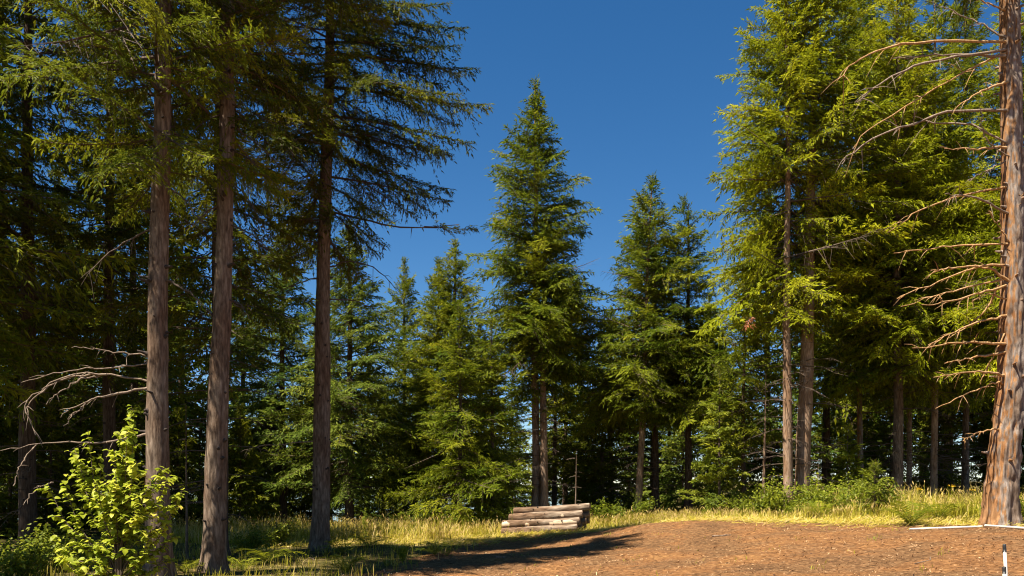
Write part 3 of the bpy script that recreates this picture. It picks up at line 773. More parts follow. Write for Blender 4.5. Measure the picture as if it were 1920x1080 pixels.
# ------------------------------------------------------------------ the big orange barked tree at the right
YR = 19.5
def big_tree():
    prof = [(985, 1876, 68), (960, 1876, 62), (900, 1879, 56), (820, 1886, 52), (750, 1894, 48), (640, 1898, 44), (540, 1900, 40), (300, 1898, 37), (0, 1893, 34), (-300, 1892, 28), (-700, 1892, 16), (-900, 1892, 4)]
    X0 = (1876 - HX) / F * YR
    root = empty('fir_tree', (X0, YR, gz(X0, YR)))
    tag(root, 'big orange barked fir with many bare dead limbs at the right edge', 'tree')
    b = np.array(root.location)
    pts = np.array([P(c, y, YR) - b for y, c, w in prof]); rad = np.array([w for y, c, w in prof]) * YR / F / 2
    pts[0, 2] = -0.2
    z = pts[:, 2]
    zz = np.concatenate([[-0.25], np.linspace(0, 12, 300), np.linspace(12.3, z[-1], 30)])
    c = np.stack([np.interp(zz, z, pts[:, 0]), np.zeros_like(zz), zz], -1)
    k = np.ones(41) / 41
    c[25:-25, 0] = np.convolve(c[:, 0], k, 'same')[25:-25]
    r = np.interp(zz, z, rad) * (1 + 0.14 * np.exp(-np.clip(zz, 0, None) / 0.2))
    sides = 72
    th = np.arange(sides) * 2 * np.pi / sides
    wob = 1 + 0.03 * np.sin(th * 3 + zz[:, None] * 0.8) + 0.025 * np.sin(th * 7 + zz[:, None] * 1.3) + 0.02 * np.sin(th * 11 - zz[:, None] * 2.1)
    wob += 0.12 * np.exp(-np.clip(zz, 0, None) / 0.3)[:, None] * np.sin(th * 5 + 1)
    wob += bark_relief(th, zz, 33, 18, 2.4, 0.16)
    g = Geo()
    V, Q = tube(c, r, sides, False, wob); g.add(V, Q, 0)
    rg = np.random.default_rng(3)
    for h in np.arange(1.2, 12, 0.42):
        for q in range(2):
            a = rg.uniform(0, 6.28); h2 = h + rg.uniform(-.2, .2)
            cc = np.array([np.interp(h2, zz, c[:, 0]), 0, h2]); rr = np.interp(h2, zz, r) * 0.92
            d = np.array([math.cos(a), math.sin(a), 0.1]); l = rg.uniform(0.05, 0.2); w = rg.uniform(.02, .035)
            V, Q = tube([cc + d * rr, cc + d * (rr + l * .5), cc + d * (rr + l)], [w * 1.6, w, w * .7], 6); g.add(V, Q, 0)
    link('trunk', g.mesh('big_fir_trunk', [M_ORANGE]), root)
    link('crown', crown_mesh('big_fir_crown', 23.0, 13.3, 3.3, 77, 'mid', 0.4, 4, 0.8, 0.6, M_NEED_SHADE, 0.4, 0.15), root)
    limbs = [[(1890, 72), (1830, 40), (1735, 0)], [(1885, 78), (1725, 78), (1650, 95), (1600, 120), (1572, 147)], [(1885, 105), (1775, 102), (1675, 110)],
             [(1885, 93), (1735, 118), (1660, 150), (1607, 192)], [(1885, 100), (1850, 115), (1780, 150), (1700, 200), (1625, 245), (1600, 277)],
             [(1887, 207), (1775, 210), (1735, 225), (1660, 250), (1600, 285), (1577, 308)], [(1890, 270), (1825, 237), (1775, 230), (1715, 230), (1670, 245)], [(1887, 277), (1770, 279)],
             [(1885, 303), (1815, 337)], [(1890, 400), (1825, 370), (1770, 364)], [(1887, 350), (1800, 367), (1725, 395), (1667, 435)], [(1895, 458), (1870, 420), (1855, 398)],
             [(1890, 457), (1775, 462), (1675, 475)], [(1887, 497), (1790, 502), (1745, 508)], [(1892, 527), (1845, 500), (1780, 520), (1680, 560)], [(1886, 535), (1800, 560), (1730, 574)],
             [(1888, 522), (1780, 547), (1690, 577)], [(1887, 592), (1815, 610), (1740, 647)], [(1872, 535), (1845, 585), (1780, 635)], [(1887, 645), (1810, 642), (1710, 654)],
             [(1886, 660), (1772, 680)], [(1884, 703), (1825, 697), (1752, 707)], [(1882, 716), (1845, 724), (1755, 767)], [(1876, 803), (1830, 812), (1805, 826)],
             [(1895, 180), (1905, 120), (1925, 70)], [(1902, 400), (1912, 375), (1930, 350)], [(1903, 505), (1915, 480), (1935, 465)], [(1900, 300), (1850, 262), (1838, 200)],
             [(1890, 20), (1850, 5), (1790, -30)], [(1886, 560), (1850, 552), (1822, 566)], [(1884, 625), (1850, 690), (1838, 720)], [(1890, 155), (1840, 170), (1790, 205)], [(1905, 690), (1925, 680), (1950, 684)]]
    for i, a in enumerate(limbs):
        k = len(a) - 1
        d = [0.5, -0.9, -0.2, -1.3, 0.1, -0.7][i % 6]
        wl = abs(a[0][0] - a[-1][0])
        limb_part(root, 'dead_limb', [P(x, y, YR - 0.12 + d * (j / k) * min(1, wl / 150)) for j, (x, y) in enumerate(a)],
                  0.031 if wl > 90 else 0.022, 0.008, M_LIMB if a[0][1] > 420 or i % 3 == 1 else M_DEAD, 7 + (i % 5), 500 + i, 16, 0.22)
big_tree()

# ------------------------------------------------------------------ broadleaf bush at lower left
def leaf_mesh(name, k):
    rg = np.random.default_rng(k)
    n = 6
    t = np.linspace(0, 1, n)
    w = 0.36 * np.sin(np.pi * t ** 0.8) ** 0.85 + 0.012
    w[-1] = 0.01
    z = -0.42 * t ** 2 * rg.uniform(0.6, 1.4) + 0.1 * t
    V = []
    for i in range(n):
        for s, f in ((-1, -0.10), (0, 0.0), (1, -0.10)):
            V.append((t[i], s * w[i], z[i] + abs(s) * (0.10 * rg.uniform(0.3, 1.2) * w[i] / 0.3) + rg.normal(0, 0.008)))
    Q = []
    for i in range(n - 1):
        for j in range(2):
            a = i * 3 + j
            Q.append((a, a + 1, a + 4, a + 3))
    return mesh_np(name, V, Q, [M_LEAF], None, np.full(len(V), 0.5))
LEAVES = [leaf_mesh('leaf_%d' % k, k) for k in range(4)]

def bush():
    rg = np.random.default_rng(17)
    Yb = 12.0
    base = np.array([(222 - HX) / F * Yb, Yb, 0]); base[2] = gz(base[0], base[1])
    root = empty('leafy_bush', base)
    tag(root, 'bright yellow green broadleaf bush in sun at lower left', 'bush')
    tips = [(247, 760), (243, 784), (251, 802), (230, 818), (245, 768), (238, 800), (165, 806), (185, 850), (140, 840), (150, 880), (215, 850), (275, 880), (300, 872), (318, 890), (345, 915), (330, 945), (90, 908), (120, 900), (165, 935), (215, 905),
            (255, 930), (290, 960), (200, 960), (125, 985), (100, 1000), (155, 1010), (230, 1000), (285, 1000), (325, 1000), (310, 1040), (260, 1040), (190, 1045), (140, 1050), (105, 1040), (230, 1070), (170, 1080),
            (225, 830), (250, 860), (180, 900), (240, 960)]
    stems = Geo()
    spots = []
    for i, (px, py) in enumerate(tips):
        dy = rg.uniform(-0.55, 0.55) * (1 if i > 3 else 0.3)
        tip = P(px, py, Yb + dy) - base
        tip[2] = max(tip[2], 0.25)
        z0 = tip[2] * rg.uniform(0.25, 0.6)
        st = np.array([tip[0] * 0.12, tip[1] * 0.1, z0])
        mid = (st + tip) / 2 + np.array([tip[0] * 0.12, 0, -0.06])
        low = np.array([tip[0] * 0.03 + rg.normal(0, 0.03), rg.normal(0, 0.03), 0.0])
        c = bez([low, st, mid, tip], 16)
        V, Q = tube(c, np.linspace(0.016, 0.003, 16), 5, False); stems.add(V, Q)
        def run(cc, a, b, step):
            ln = np.linalg.norm(np.diff(cc, axis=0), axis=1); cum = np.concatenate([[0], np.cumsum(ln)])
            s = cum[-1] * a; sd = 1
            while s < cum[-1] * b:
                q = np.array([np.interp(s, cum, cc[:, m]) for m in range(3)])
                k = min(len(cc) - 2, int(np.searchsorted(cum, s)))
                t = cc[k + 1] - cc[max(k - 1, 0)]; t /= np.linalg.norm(t)
                spots.append((q, t, sd)); sd = -sd
                s += step * rg.uniform(0.7, 1.3)
        run(c, 0.5, 1.0, 0.030)
        for q in range(6):
            k = int(rg.integers(6, 15))
            a = rg.uniform(0, 6.28)
            d = np.array([math.cos(a) * 0.8, math.sin(a) * 0.8, rg.uniform(0.2, 0.8)]); d /= np.linalg.norm(d)
            l = rg.uniform(0.12, 0.30)
            cc = np.array([c[k], c[k] + d * l * 0.5, c[k] + d * l + np.array([0, 0, -0.03])])
            V, Q = tube(cc, [0.005, 0.004, 0.002], 4, False); stems.add(V, Q)
            run(cc, 0.2, 1.0, 0.028)
    link('stem', stems.mesh('bush_stems', [M_TWIG]), root)
    order = rg.permutation(len(spots))
    rest = Geo()
    vd = np.array([np.empty(0)])
    raw = []
    for m in LEAVES:
        a = np.empty(len(m.vertices) * 3, np.float32); m.vertices.foreach_get('co', a)
        q = np.array([list(p.vertices) for p in m.polygons]); raw.append((a.reshape(-1, 3), q))
    # the leaves nearest the viewer are parts, the rest one mass
    order = sorted(range(len(spots)), key=lambda i: spots[i][0][1] + rg.uniform(0, 0.5))
    for n, i in enumerate(order):
        q, t, sd = spots[i]
        a = rg.uniform(0, 6.28)
        out = np.array([math.cos(a), math.sin(a), 0]) * 0.9 + t * 0.45 + np.array([q[0], q[1], 0]) * 0.3
        out[2] = rg.uniform(-0.45, 0.25)
        out /= np.linalg.norm(out)
        upv = np.array([rg.normal(0, 0.3), rg.normal(0, 0.3), 1.0])
        s = np.cross(upv, out); s /= np.linalg.norm(s); u = np.cross(out, s)
        sz = rg.uniform(0.07, 0.125)
        R = np.stack([out, s, u], -1)
        k = int(rg.integers(0, 4))
        if n < 290:
            o = link('leaf', LEAVES[k], root)
            M4 = Matrix(np.vstack([np.hstack([R * sz, q[:, None]]), [0, 0, 0, 1]]).tolist())
            o.matrix_local = M4
        else:
            V, Qd = raw[k]
            rest.add((V * sz) @ R.T + q, Qd, 0, float(np.clip(rg.normal(0.5, 0.2), 0.02, 0.99)))
    tag(link('foliage', rest.mesh('bush_foliage', [M_LEAF]), root), kind='stuff')
bush()

# ------------------------------------------------------------------ small shrubs, young conifers
def shrub_mesh(seed, r, h, n, size, mat):
    rg = np.random.default_rng(seed)
    g = Geo()
    st = Geo()
    for k in range(16):
        a = rg.uniform(0, 6.28); rr = r * math.sqrt(rg.uniform(0, 1)); hh = h * rg.uniform(0.5, 1.0) * (1 - 0.4 * (rr / r) ** 2)
        tip = np.array([math.cos(a) * rr, math.sin(a) * rr, hh])
        c = bez([np.zeros(3), tip * np.array([0.45, 0.45, 0.55]), tip], 8)
        V, Q = tube(c, np.linspace(0.010, 0.002, 8), 4, False); st.add(V, Q)
        m = n // 16
        t = rg.uniform(0.3, 1.0, m)
        B = np.stack([np.interp(t, np.linspace(0, 1, 8), c[:, i]) for i in range(3)], -1) + rg.normal(0, 0.09 * h ** 0.5, (m, 3))
        B[:, 2] = np.clip(B[:, 2], 0.04, None)
        D = rg.normal(0, 1, (m, 3)); D[:, 2] = D[:, 2] * 0.4 - 0.1; D /= np.linalg.norm(D, axis=1)[:, None]
        up = rg.normal(0, 0.45, (m, 3)); up[:, 2] = 1
        S = np.cross(D, up); S /= np.linalg.norm(S, axis=1)[:, None]
        L = size * rg.uniform(0.6, 1.3, m); w = L * 0.28
        mid = B + D * (L * 0.45)[:, None]; e = B + D * L[:, None]; e[:, 2] -= 0.2 * L
        V = np.stack([B, mid + S * w[:, None], e, mid - S * w[:, None]], 1).reshape(-1, 3)
        g.add(V, np.arange(4 * m).reshape(-1, 4), 0, np.repeat(np.clip(rg.normal(0.5, 0.2, m), 0, 1), 4))
    return g.mesh('shrub_leaves_%d' % seed, [mat]), st.mesh('shrub_stems_%d' % seed, [M_TWIG])
SHR = [shrub_mesh(200 + k, 0.75, 0.95, 1500, 0.085, M_SHRUB) for k in range(3)]
def shrub(px, py, Y, label, s, k, sz=None, group=None):
    X = (px - HX) / F * Y
    root = empty('shrub', (X, Y, gz(X, Y) - 0.02), k * 1.7)
    root.scale = (s, s, sz or s)
    tag(root, label, 'shrub', group)
    tag(link('foliage', SHR[k % 3][0], root), kind='stuff')
    link('stem', SHR[k % 3][1], root)
shrub(905, 960, 34.5, 'bright shrub just left of the log pile under the hemlock', 1.3, 0)
shrub(850, 960, 35, 'low green shrub at the foot of the bright hemlock', 1.1, 1)
shrub(1142, 965, 35, 'green leafy shrub in the grass right of the log pile', 1.15, 2)
shrub(1200, 965, 36.5, 'small shrub at the foot of the grey spruce trunk', 1.1, 0)
shrub(1448, 960, 29.5, 'yellow green shrub at the foot of the smooth pale trunk, left side', 1.35, 1, 1.7)
shrub(1475, 960, 29.0, 'low shrub in front of the smooth pale trunk', 0.9, 0)
shrub(1545, 960, 29.5, 'tall yellow green shrub right of the rough tan trunk', 1.5, 2, 1.7)
shrub(1590, 960, 28.5, 'dense green shrub left of the young bright conifer', 1.35, 1, 1.5)
shrub(1500, 965, 27.5, 'little shrub between the two pale trunks near the soil', 0.7, 2)
shrub(1330, 960, 33, 'pale flowering shrub at the grass edge under the layered sapling', 0.95, 0)
shrub(1912, 960, 21.5, 'bright shrub right of the big orange barked trunk', 1.0, 2)
shrub(60, 1040, 16.5, 'dark green undergrowth shrub at lower left behind the bush', 1.1, 1)
shrub(20, 1060, 14.5, 'dark green undergrowth shrub at the lower left corner', 1.0, 0)
shrub(120, 1060, 17.5, 'shaded low shrub left behind the bright bush', 1.1, 2)
shrub(520, 1010, 25, 'shaded low shrub between the second and third front trunks', 1.0, 0)
shrub(470, 1020, 22, 'shaded shrub right behind the second front trunk', 0.9, 1)

for i, (px, Y, k, w) in enumerate([(1425, 30, 1.0, 'left of the yellow green shrub by the smooth pale trunk'), (1520, 28.5, 1.1, 'in front of the rough tan trunk'), (1565, 27.5, 1.0, 'between the tall shrub and the dense one'),
                                (1615, 27, 1.1, 'just left of the young bright conifer'), (1665, 27, 1.0, 'just right of the young bright conifer'), (1385, 33, 0.8, 'below the drooping hemlock')]):
    shrub(px, 960, Y, 'leafy green shrub ' + w, k, i, k * 1.25)

def sapling(px, Y, py_top, label, R, seed, mat, name='young_conifer', lod='near', zb=0.12, **kw):
    X = (px - HX) / F * Y
    H = apex(py_top, Y) - gz(X, Y)
    t = trunk_mesh('sapling_trunk_%d' % seed, H, 0.02 + 0.008 * H, seed, M_TWIG, (0, 0), 8, knots=False, flare=0.1)
    c = crown_mesh('sapling_crown_%d' % seed, H, zb, R, seed, lod, kw.pop('dz', 0.16), kw.pop('per', 5), 0.85, 0.9, mat, kw.pop('weep', 0.25), 0.06, **kw)
    place_tree(px, Y, label, t, c, None, name)
sapling(1641, 25.5, 868, 'young bright green conifer among the shrubs at the right', 0.8, 151, M_SHRUB)
sapling(1350, 33.5, 690, 'light green layered sapling glowing in sun before dark trees', 1.45, 152, M_SHRUB, 'vine_maple', 'near', 0.35, dz=0.42, per=5, weep=0.10, pb=0, pt=30, broad=1.9)
sapling(1590, 33, 800, 'small shaded hemlock behind the shrubs, left of the slim orange trunk', 1.1, 153, M_NEED_G, lod='mid', dz=0.25)
sapling(780, 41, 760, 'small shaded hemlock under the twin topped spruces', 1.4, 154, M_NEED_SHADE, lod='mid', dz=0.3)

# ------------------------------------------------------------------ ferns
def frond_mesh(k):
    rg = np.random.default_rng(900 + k)
    g = Geo()
    n = 18
    t = np.linspace(0, 1, n)
    x = t * 0.85; z = 0.62 * t - 0.50 * t ** 2.4
    c = np.stack([x, 0.03 * np.sin(t * 3 + k), z], -1)
    V, Q = tube(c, np.linspace(0.008, 0.002, n), 3, False); g.add(V, Q, 0, 0.3)
    for i in range(2, n):
        l = 0.17 * math.sin(math.pi * (0.12 + 0.86 * t[i])) ** 0.8 + 0.01
        for s in (-1, 1):
            d = np.array([0.35, s * 1.0, rg.uniform(-0.25, 0.12)]); d /= np.linalg.norm(d)
            w = np.array([0.021, 0, 0.008])
            b = c[i]
            g.add([b - w, b + d * l * 0.5 - w * 0.9, b + d * l, b + d * l * 0.5 + w * 0.9 - np.array([0, 0, 0.01])], [(0, 1, 2, 3)], 0, 0.5 + rg.normal(0, 0.1))
    return g.mesh('frond_%d' % k, [M_FERN])
FRONDS = [frond_mesh(k) for k in range(3)]
def fern(px, py, label, s, n, seed, upright=0.0):
    p = on_ground(px, py)
    rg = np.random.default_rng(seed)
    root = empty('fern', (p[0], p[1], gz(p[0], p[1])), rg.uniform(0, 6))
    tag(root, label, 'fern')
    for k in range(n):
        o = link('frond', FRONDS[k % 3], root)
        a = k * 2.399 + rg.normal(0, 0.2)
        f = s * 1.25 * rg.uniform(0.7, 1.15)
        o.rotation_euler = (rg.normal(0, 0.15), 0.25 - upright - rg.uniform(0.0, 0.4), a)
        o.scale = (f, f, f)
fern(650, 1074, 'bright sunlit sword fern at the bottom edge below the third front trunk', 0.62, 14, 1, 0.35)
fern(815, 1040, 'half shaded fern at the edge of the shadow on the soil', 0.62, 11, 2, 0.25)
fern(838, 1043, 'small bright fern beside the half shaded one on the soil edge', 0.35, 8, 3, 0.5)
fern(755, 1056, 'small upright fern tuft in front of the shadow', 0.42, 8, 4, 0.9)
fern(725, 1064, 'tiny fern tuft on bare soil left of the upright one', 0.28, 6, 5, 0.6)
fern(690, 1026, 'leaning fern in sun right of the third front trunk base', 0.75, 12, 6, 0.3)
fern(748, 1010, 'dark fern at the grass edge, left of two', 0.62, 10, 7, 0.5)
fern(778, 1010, 'dark fern at the grass edge, right of two', 0.62, 10, 8, 0.5)
fern(640, 1040, 'shaded fern at the foot of the third front trunk', 0.7, 11, 9, 0.2)
fern(500, 1055, 'shaded fern between the second and third front trunks', 0.8, 12, 10, 0.2)
fern(455, 1070, 'shaded fern beside the base of the second front trunk', 0.6, 10, 11, 0.2)
fern(1708, 985, 'big olive sword fern at the soil edge by the white pipe end', 0.85, 16, 12, 0.35)
fern(1540, 972, 'brownish fern below the tall shrub at the soil edge', 0.8, 13, 13, 0.4)
fern(1760, 975, 'green fern behind the white pipe, left of the big tree', 0.7, 12, 14, 0.4)
fern(1812, 972, 'green fern close left of the big orange trunk', 0.7, 12, 15, 0.4)
fern(345, 1074, 'shaded fern between the bush and the second front trunk', 0.6, 10, 16, 0.2)
fern(40, 1076, 'dark fern at the lower left corner', 0.7, 12, 17, 0.2)

# ------------------------------------------------------------------ log pile
def log(p0, p1, r, label, seed, bare=(), group='logs of the pile'):
    """a log between two end centres; bark skin, two cut ends, strips of bare wood"""
    rg = np.random.default_rng(seed)
    p0 = np.asarray(p0, float); p1 = np.asarray(p1, float)
    L = np.linalg.norm(p1 - p0)
    root = empty('log', (p0 + p1) / 2)
    root.rotation_euler = Vector(p1 - p0).to_track_quat('Z', 'Y').to_euler()
    tag(root, label, 'log', group)
    n, sd = 26, 18
    z = np.linspace(-L / 2, L / 2, n)
    th = np.arange(sd) * 2 * np.pi / sd
    ph = rg.uniform(0, 6, 4)
    wob = 1 + 0.04 * np.sin(th * 2 + ph[0] + z[:, None]) + 0.03 * np.sin(th * 3 + ph[1] - z[:, None] * 2.2) + 0.025 * np.sin(th * 5 + ph[2] + z[:, None] * 5) + rg.normal(0, 0.012, (n, sd))
    bx = 0.02 * np.sin(z * 1.3 + ph[3]); by = 0.015 * np.sin(z * 1.7 + ph[2])
    rad = r * np.linspace(1.06, 0.94, n)
    g = Geo()
    V, Q = tube(np.stack([bx, by, z], -1), rad, sd, False, wob); g.add(V, Q, 0)
    for k in range(int(L * 5)):
        zz = rg.uniform(-L / 2 + .1, L / 2 - .1); a = rg.uniform(0, 6.28); d = np.array([math.cos(a), math.sin(a), 0.1])
        c = np.array([0, 0, zz]); w = rg.uniform(.012, .022)
        V, Q = tube([c + d * r * 0.92, c + d * (r + 0.02), c + d * (r + 0.035)], [w * 1.7, w, w * .8], 6); g.add(V, Q, 1)
    link('bark', g.mesh('log_bark_%d' % seed, [M_LOGBARK, M_KNOT]), root)
    for e in (0, -1):
        g = Geo()
        s = -1 if e == 0 else 1
        c = np.array([bx[e], by[e], z[e]])
        V, Q = tube([c, c + np.array([0, 0, s * 0.012])], [rad[e] * 0.93, rad[e] * 0.90], 18); g.add(V, Q, 0)
        link('cut_end', g.mesh('log_end_%d_%d' % (seed, e), [M_LOGEND]), root)
    for (a, b, w0, w1) in bare:
        # a patch where the bark is gone: raw wood, slightly proud, irregular outline
        zs = np.linspace(a * L - L / 2, b * L - L / 2, 12)
        tt = np.linspace(w0, w1, 9)
        V = []
        for i, q in enumerate(zs):
            e = (1 - 0.75 * abs(i / 11 * 2 - 1) ** 3 * rg.uniform(0.4, 1.2)) * rg.uniform(0.75, 1.05)
            for w in tt:
                w2 = (w - (w0 + w1) / 2) * e + (w0 + w1) / 2 + rg.normal(0, 0.03)
                rr = np.interp(q, z, rad) * 1.075 * (1 + 0.02 * math.sin(3 * w2 + q * 5))
                V.append((np.interp(q, z, bx) + rr * math.cos(w2), np.interp(q, z, by) + rr * math.sin(w2), q))
        Q = [(i * 9 + j, i * 9 + j + 1, (i + 1) * 9 + j + 1, (i + 1) * 9 + j) for i in range(11) for j in range(8)]
        me = mesh_np('log_bare_%d' % seed, V, Q, [M_LOGWOOD])
        link('bare_wood', me, root)
    return root

def log_pile():
    """a pyramid of logs, four deep and four high, its right end a little nearer"""
    r = 0.142
    pl, pr = P(943, 1000, 30.7), P(1082, 1000, 30.0)
    pl[2] = pr[2] = 0
    ax = pr - pl; L = np.linalg.norm(ax); ax /= L
    nr = np.array([-ax[1], ax[0], 0.0])
    rows = [
        (0, 0.00, -0.02, 0.00, 'bottom front log of the pile, lying at the soil edge', ()),
        (0, 0.29, 0.05, 0.12, 'second log of the bottom row, seen only at its right cut end', ()),
        (0, 0.58, 0.02, 0.22, 'third log of the bottom row, deep inside the pile', ()),
        (0, 0.87, 0.08, 0.16, 'rearmost log of the bottom row', ()),
        (1, 0.13, -0.03, 0.07, 'second log up, with broad pale patches of bare wood', ((0.0, 0.10, 2.3, 4.5), (0.30, 0.36, 3.0, 3.9), (0.62, 0.97, 2.5, 4.4))),
        (1, 0.43, 0.10, 0.24, 'middle log of the second row, hidden but for its right end', ()),
        (1, 0.72, 0.06, 0.30, 'rear log of the second row', ()),
        (2, 0.27, 0.18, 0.14, 'grey barked log on the upper front of the pile', ((0.72, 0.76, 2.9, 3.7),)),
        (2, 0.56, 0.20, 0.33, 'rear log of the third row, right end sticking out', ()),
        (3, 0.42, 0.33, 0.38, 'topmost log of the pile, set back and pushed to the right', ())]
    for k, (row, d, s0, s1, label, bare) in enumerate(rows):
        a = pl + nr * d + ax * s0; b = pr + nr * d + ax * s1
        g0 = max(gz(*(pl + nr * q)[:2]) for q in (0, 0.45, 0.9)); g1 = max(gz(*(pr + nr * q)[:2]) for q in (0, 0.45, 0.9))
        a[2] = g0 + r * 0.92 + row * 0.243; b[2] = g1 + r * 0.92 + row * 0.243
        log(a, b, r * (0.97 + 0.06 * math.sin(k * 2.1)), label, k + 1, bare)
log_pile()

# ------------------------------------------------------------------ white pipes and stakes
def pipe(name, px, r, label, cat):
    pts = []
    for (x, y) in px:
        p = on_ground(x, y); p[2] = gz(p[0], p[1]) + r * 1.1
        pts.append(p)
    c = bez(pts, 24)
    gr = ground_z(c[:, 0], c[:, 1]) + r * 0.9
    ln_ = np.linspace(gr[0], gr[-1], 24)
    c[:, 2] = ln_ + np.max(gr - ln_)
    b = c[0].copy()
    g = Geo(); V, Q = tube(c - b, np.full(24, r), 10); g.add(V, Q, 0)
    o = link(name, g.mesh(name, [M_WHITE]))
    o.location = b
    return tag(o, label, cat, 'white pipes on the ground')
pipe('plastic_pipe', [(1705, 995), (1842, 990)], 0.024, 'thin white pipe on the ground left of the big orange trunk', 'pipe')
pipe('plastic_pipe', [(1848, 990), (1935, 997)], 0.028, 'white pipe on the ground passing in front of the big orange trunk', 'pipe')
def stake(px, py, Y, dx, label):
    top = P(px, py, Y); X = top[0] + dx
    b = np.array([X, Y, gz(X, Y) - 0.05])
    root = empty('stake', b); tag(root, label, 'stake', 'white stakes')
    d = top - b
    g = Geo(); V, Q = tube([d * 0, d * 0.5, d * 0.93], [0.0165] * 3, 12); g.add(V, Q, 0)
    link('pole', g.mesh('stake_pole', [M_WHITE]), root)
    g = Geo(); V, Q = tube([d * 0.905, d * 0.95, d * 0.99, d], [0.0185, 0.0185, 0.0175, 0.012], 12); g.add(V, Q, 0)
    link('cap', g.mesh('stake_cap', [M_BLACK]), root)
stake(1883, 1020, 9.2, 0.05, 'white stake with black cap leaning at the lower right corner, the taller one')
stake(1883, 1062, 8.6, 0.01, 'shorter white stake with black cap at the bottom edge, lower right')

# ------------------------------------------------------------------ flowering weeds
def weed(px, Y, py_top, label, seed, flower=True, leafy=False):
    rg = np.random.default_rng(seed)
    X = (px - HX) / F * Y
    H = apex(py_top, Y) - gz(X, Y)
    root = empty('flower_stalk', (X, Y, gz(X, Y)))
    tag(root, label, 'weed', 'tall flowering weeds in the grass')
    g = Geo(); V, Q = tube([(0, 0, 0), (0.01, 0, H * 0.5), (0.02, 0, H)], [0.009, 0.007, 0.004], 5, False); g.add(V, Q, 0)
    link('stem', g.mesh('weed_stem', [M_FERN]), root)
    g = Geo()
    for k in range(60 if leafy else 16):
        z = H * rg.uniform(0.15, 0.97); a = k * 2.4; l = 0.13 * (1.15 - z / H) + 0.03
        d = np.array([math.cos(a), math.sin(a), 0.35]); s = np.array([-d[1], d[0], 0]) * l * 0.22
        b = np.array([0.015, 0, z])
        g.add([b, b + d * l * .5 + s, b + d * l - np.array([0, 0, .03]), b + d * l * .5 - s], [(0, 1, 2, 3)], 0, 0.6)
    link('leaves', g.mesh('weed_leaves', [M_SHRUB]), root)
    if flower:
        g = Geo()
        for k in range(26):
            a = rg.uniform(0, 6.28); r = 0.10 * math.sqrt(rg.random()); b = np.array([0.02 + r * math.cos(a), r * math.sin(a), H + rg.uniform(-.03, .03)])
            s = rg.uniform(0.012, 0.026)
            u = np.array([1, 0, rg.uniform(-.5, .5)]) * s; v = np.array([0, 1, rg.uniform(-.8, .5)]) * s
            g.add([b - u, b - v, b + u, b + v], [(0, 1, 2, 3)], 0)
        link('blossom', g.mesh('weed_blossom', [M_FLOWER]), root)
weed(1724, 24, 917, 'yellow flowered weed in tall grass, leftmost by the young conifer', 1)
weed(1783, 24.5, 911, 'yellow flowered weed in tall grass, tallest left of the big trunk', 2)
weed(1822, 24, 919, 'yellow flowered weed close left of the big orange trunk', 3)
weed(684, 27, 950, 'tall leafy weed spike standing in sunlit grass right of the third front trunk', 4, False, True)
weed(552, 28, 962, 'pale weed spike in grass left of the third front trunk', 5, True, True)

# ------------------------------------------------------------------ grass, litter, sticks
def blades(name, n_try, region, dens, height, width, tintf, seed, seedheads=0.0):
    rg = np.random.default_rng(seed)
    x = rg.uniform(region[0], region[1], n_try); y = rg.uniform(region[2], region[3], n_try)
    keep = rg.random(n_try) < dens(x, y)
    x, y = x[keep], y[keep]
    # only what lies near the view
    k = np.abs(x) < y * 0.64 + 1.5
    x, y = x[k], y[k]
    n = len(x)
    z = ground_z(x, y) - 0.02
    h = height(x, y) * (0.35 + 0.95 * rg.random(n) ** 1.3)
    a = rg.uniform(0, 6.28, n) + 0.0
    a = np.where(rg.random(n) < 0.5, 2.2 * np.sin(x * 3.1 + y * 1.3) + 1.5 * np.sin(y * 4.3 - x), a)
    d = np.stack([np.cos(a), np.sin(a), np.zeros(n)], -1); s = np.stack([-np.sin(a), np.cos(a), np.zeros(n)], -1)
    b = np.stack([x, y, z], -1)
    lean = (0.08 + 0.75 * rg.random(n) ** 1.6) * h
    w = width * rg.uniform(0.6, 1.3, n)
    up = np.array([0, 0, 1.0])
    p1 = b + d * (lean * 0.25)[:, None] + up * (h * 0.55)[:, None]
    p2 = b + d * lean[:, None] + up * (h * (1 - 0.12 * lean / h))[:, None]
    V = np.stack([b - s * w[:, None], b + s * w[:, None], p1 + s * (w * 0.8)[:, None], p1 - s * (w * 0.8)[:, None], p2 + s * (w * .15)[:, None], p2 - s * (w * .15)[:, None]], 1)
    i = np.arange(n)[:, None] * 6
    Q = np.concatenate([i + [0, 1, 2, 3], i + [3, 2, 4, 5]])
    t = np.clip(tintf(x, y, rg, n), 0, 1)
    T = np.repeat(t, 6).reshape(n, 6)
    T[:, 4:] = np.clip(T[:, 4:] + 0.18, 0, 1)
    g = Geo(); g.add(V.reshape(-1, 3), Q, 0, T.ravel())
    if seedheads > 0:
        m = rg.random(n) < seedheads
        q = p2[m]; k = len(q)
        e = rg.uniform(0.05, 0.12, k)[:, None] * (up + d[m] * 0.5 + rg.normal(0, 0.25, (k, 3)))
        for ss in (s[m], d[m]):
            ws = ss * rg.uniform(0.008, 0.018, k)[:, None]
            V = np.stack([q - e * .2, q + e * 0.4 + ws, q + e, q + e * 0.4 - ws], 1).reshape(-1, 3)
            g.add(V, np.arange(4 * k).reshape(-1, 4), 0, np.repeat(np.clip(rg.normal(0.92, 0.06, k), 0, 1), 4))
    return g.mesh(name, [M_GRASS])

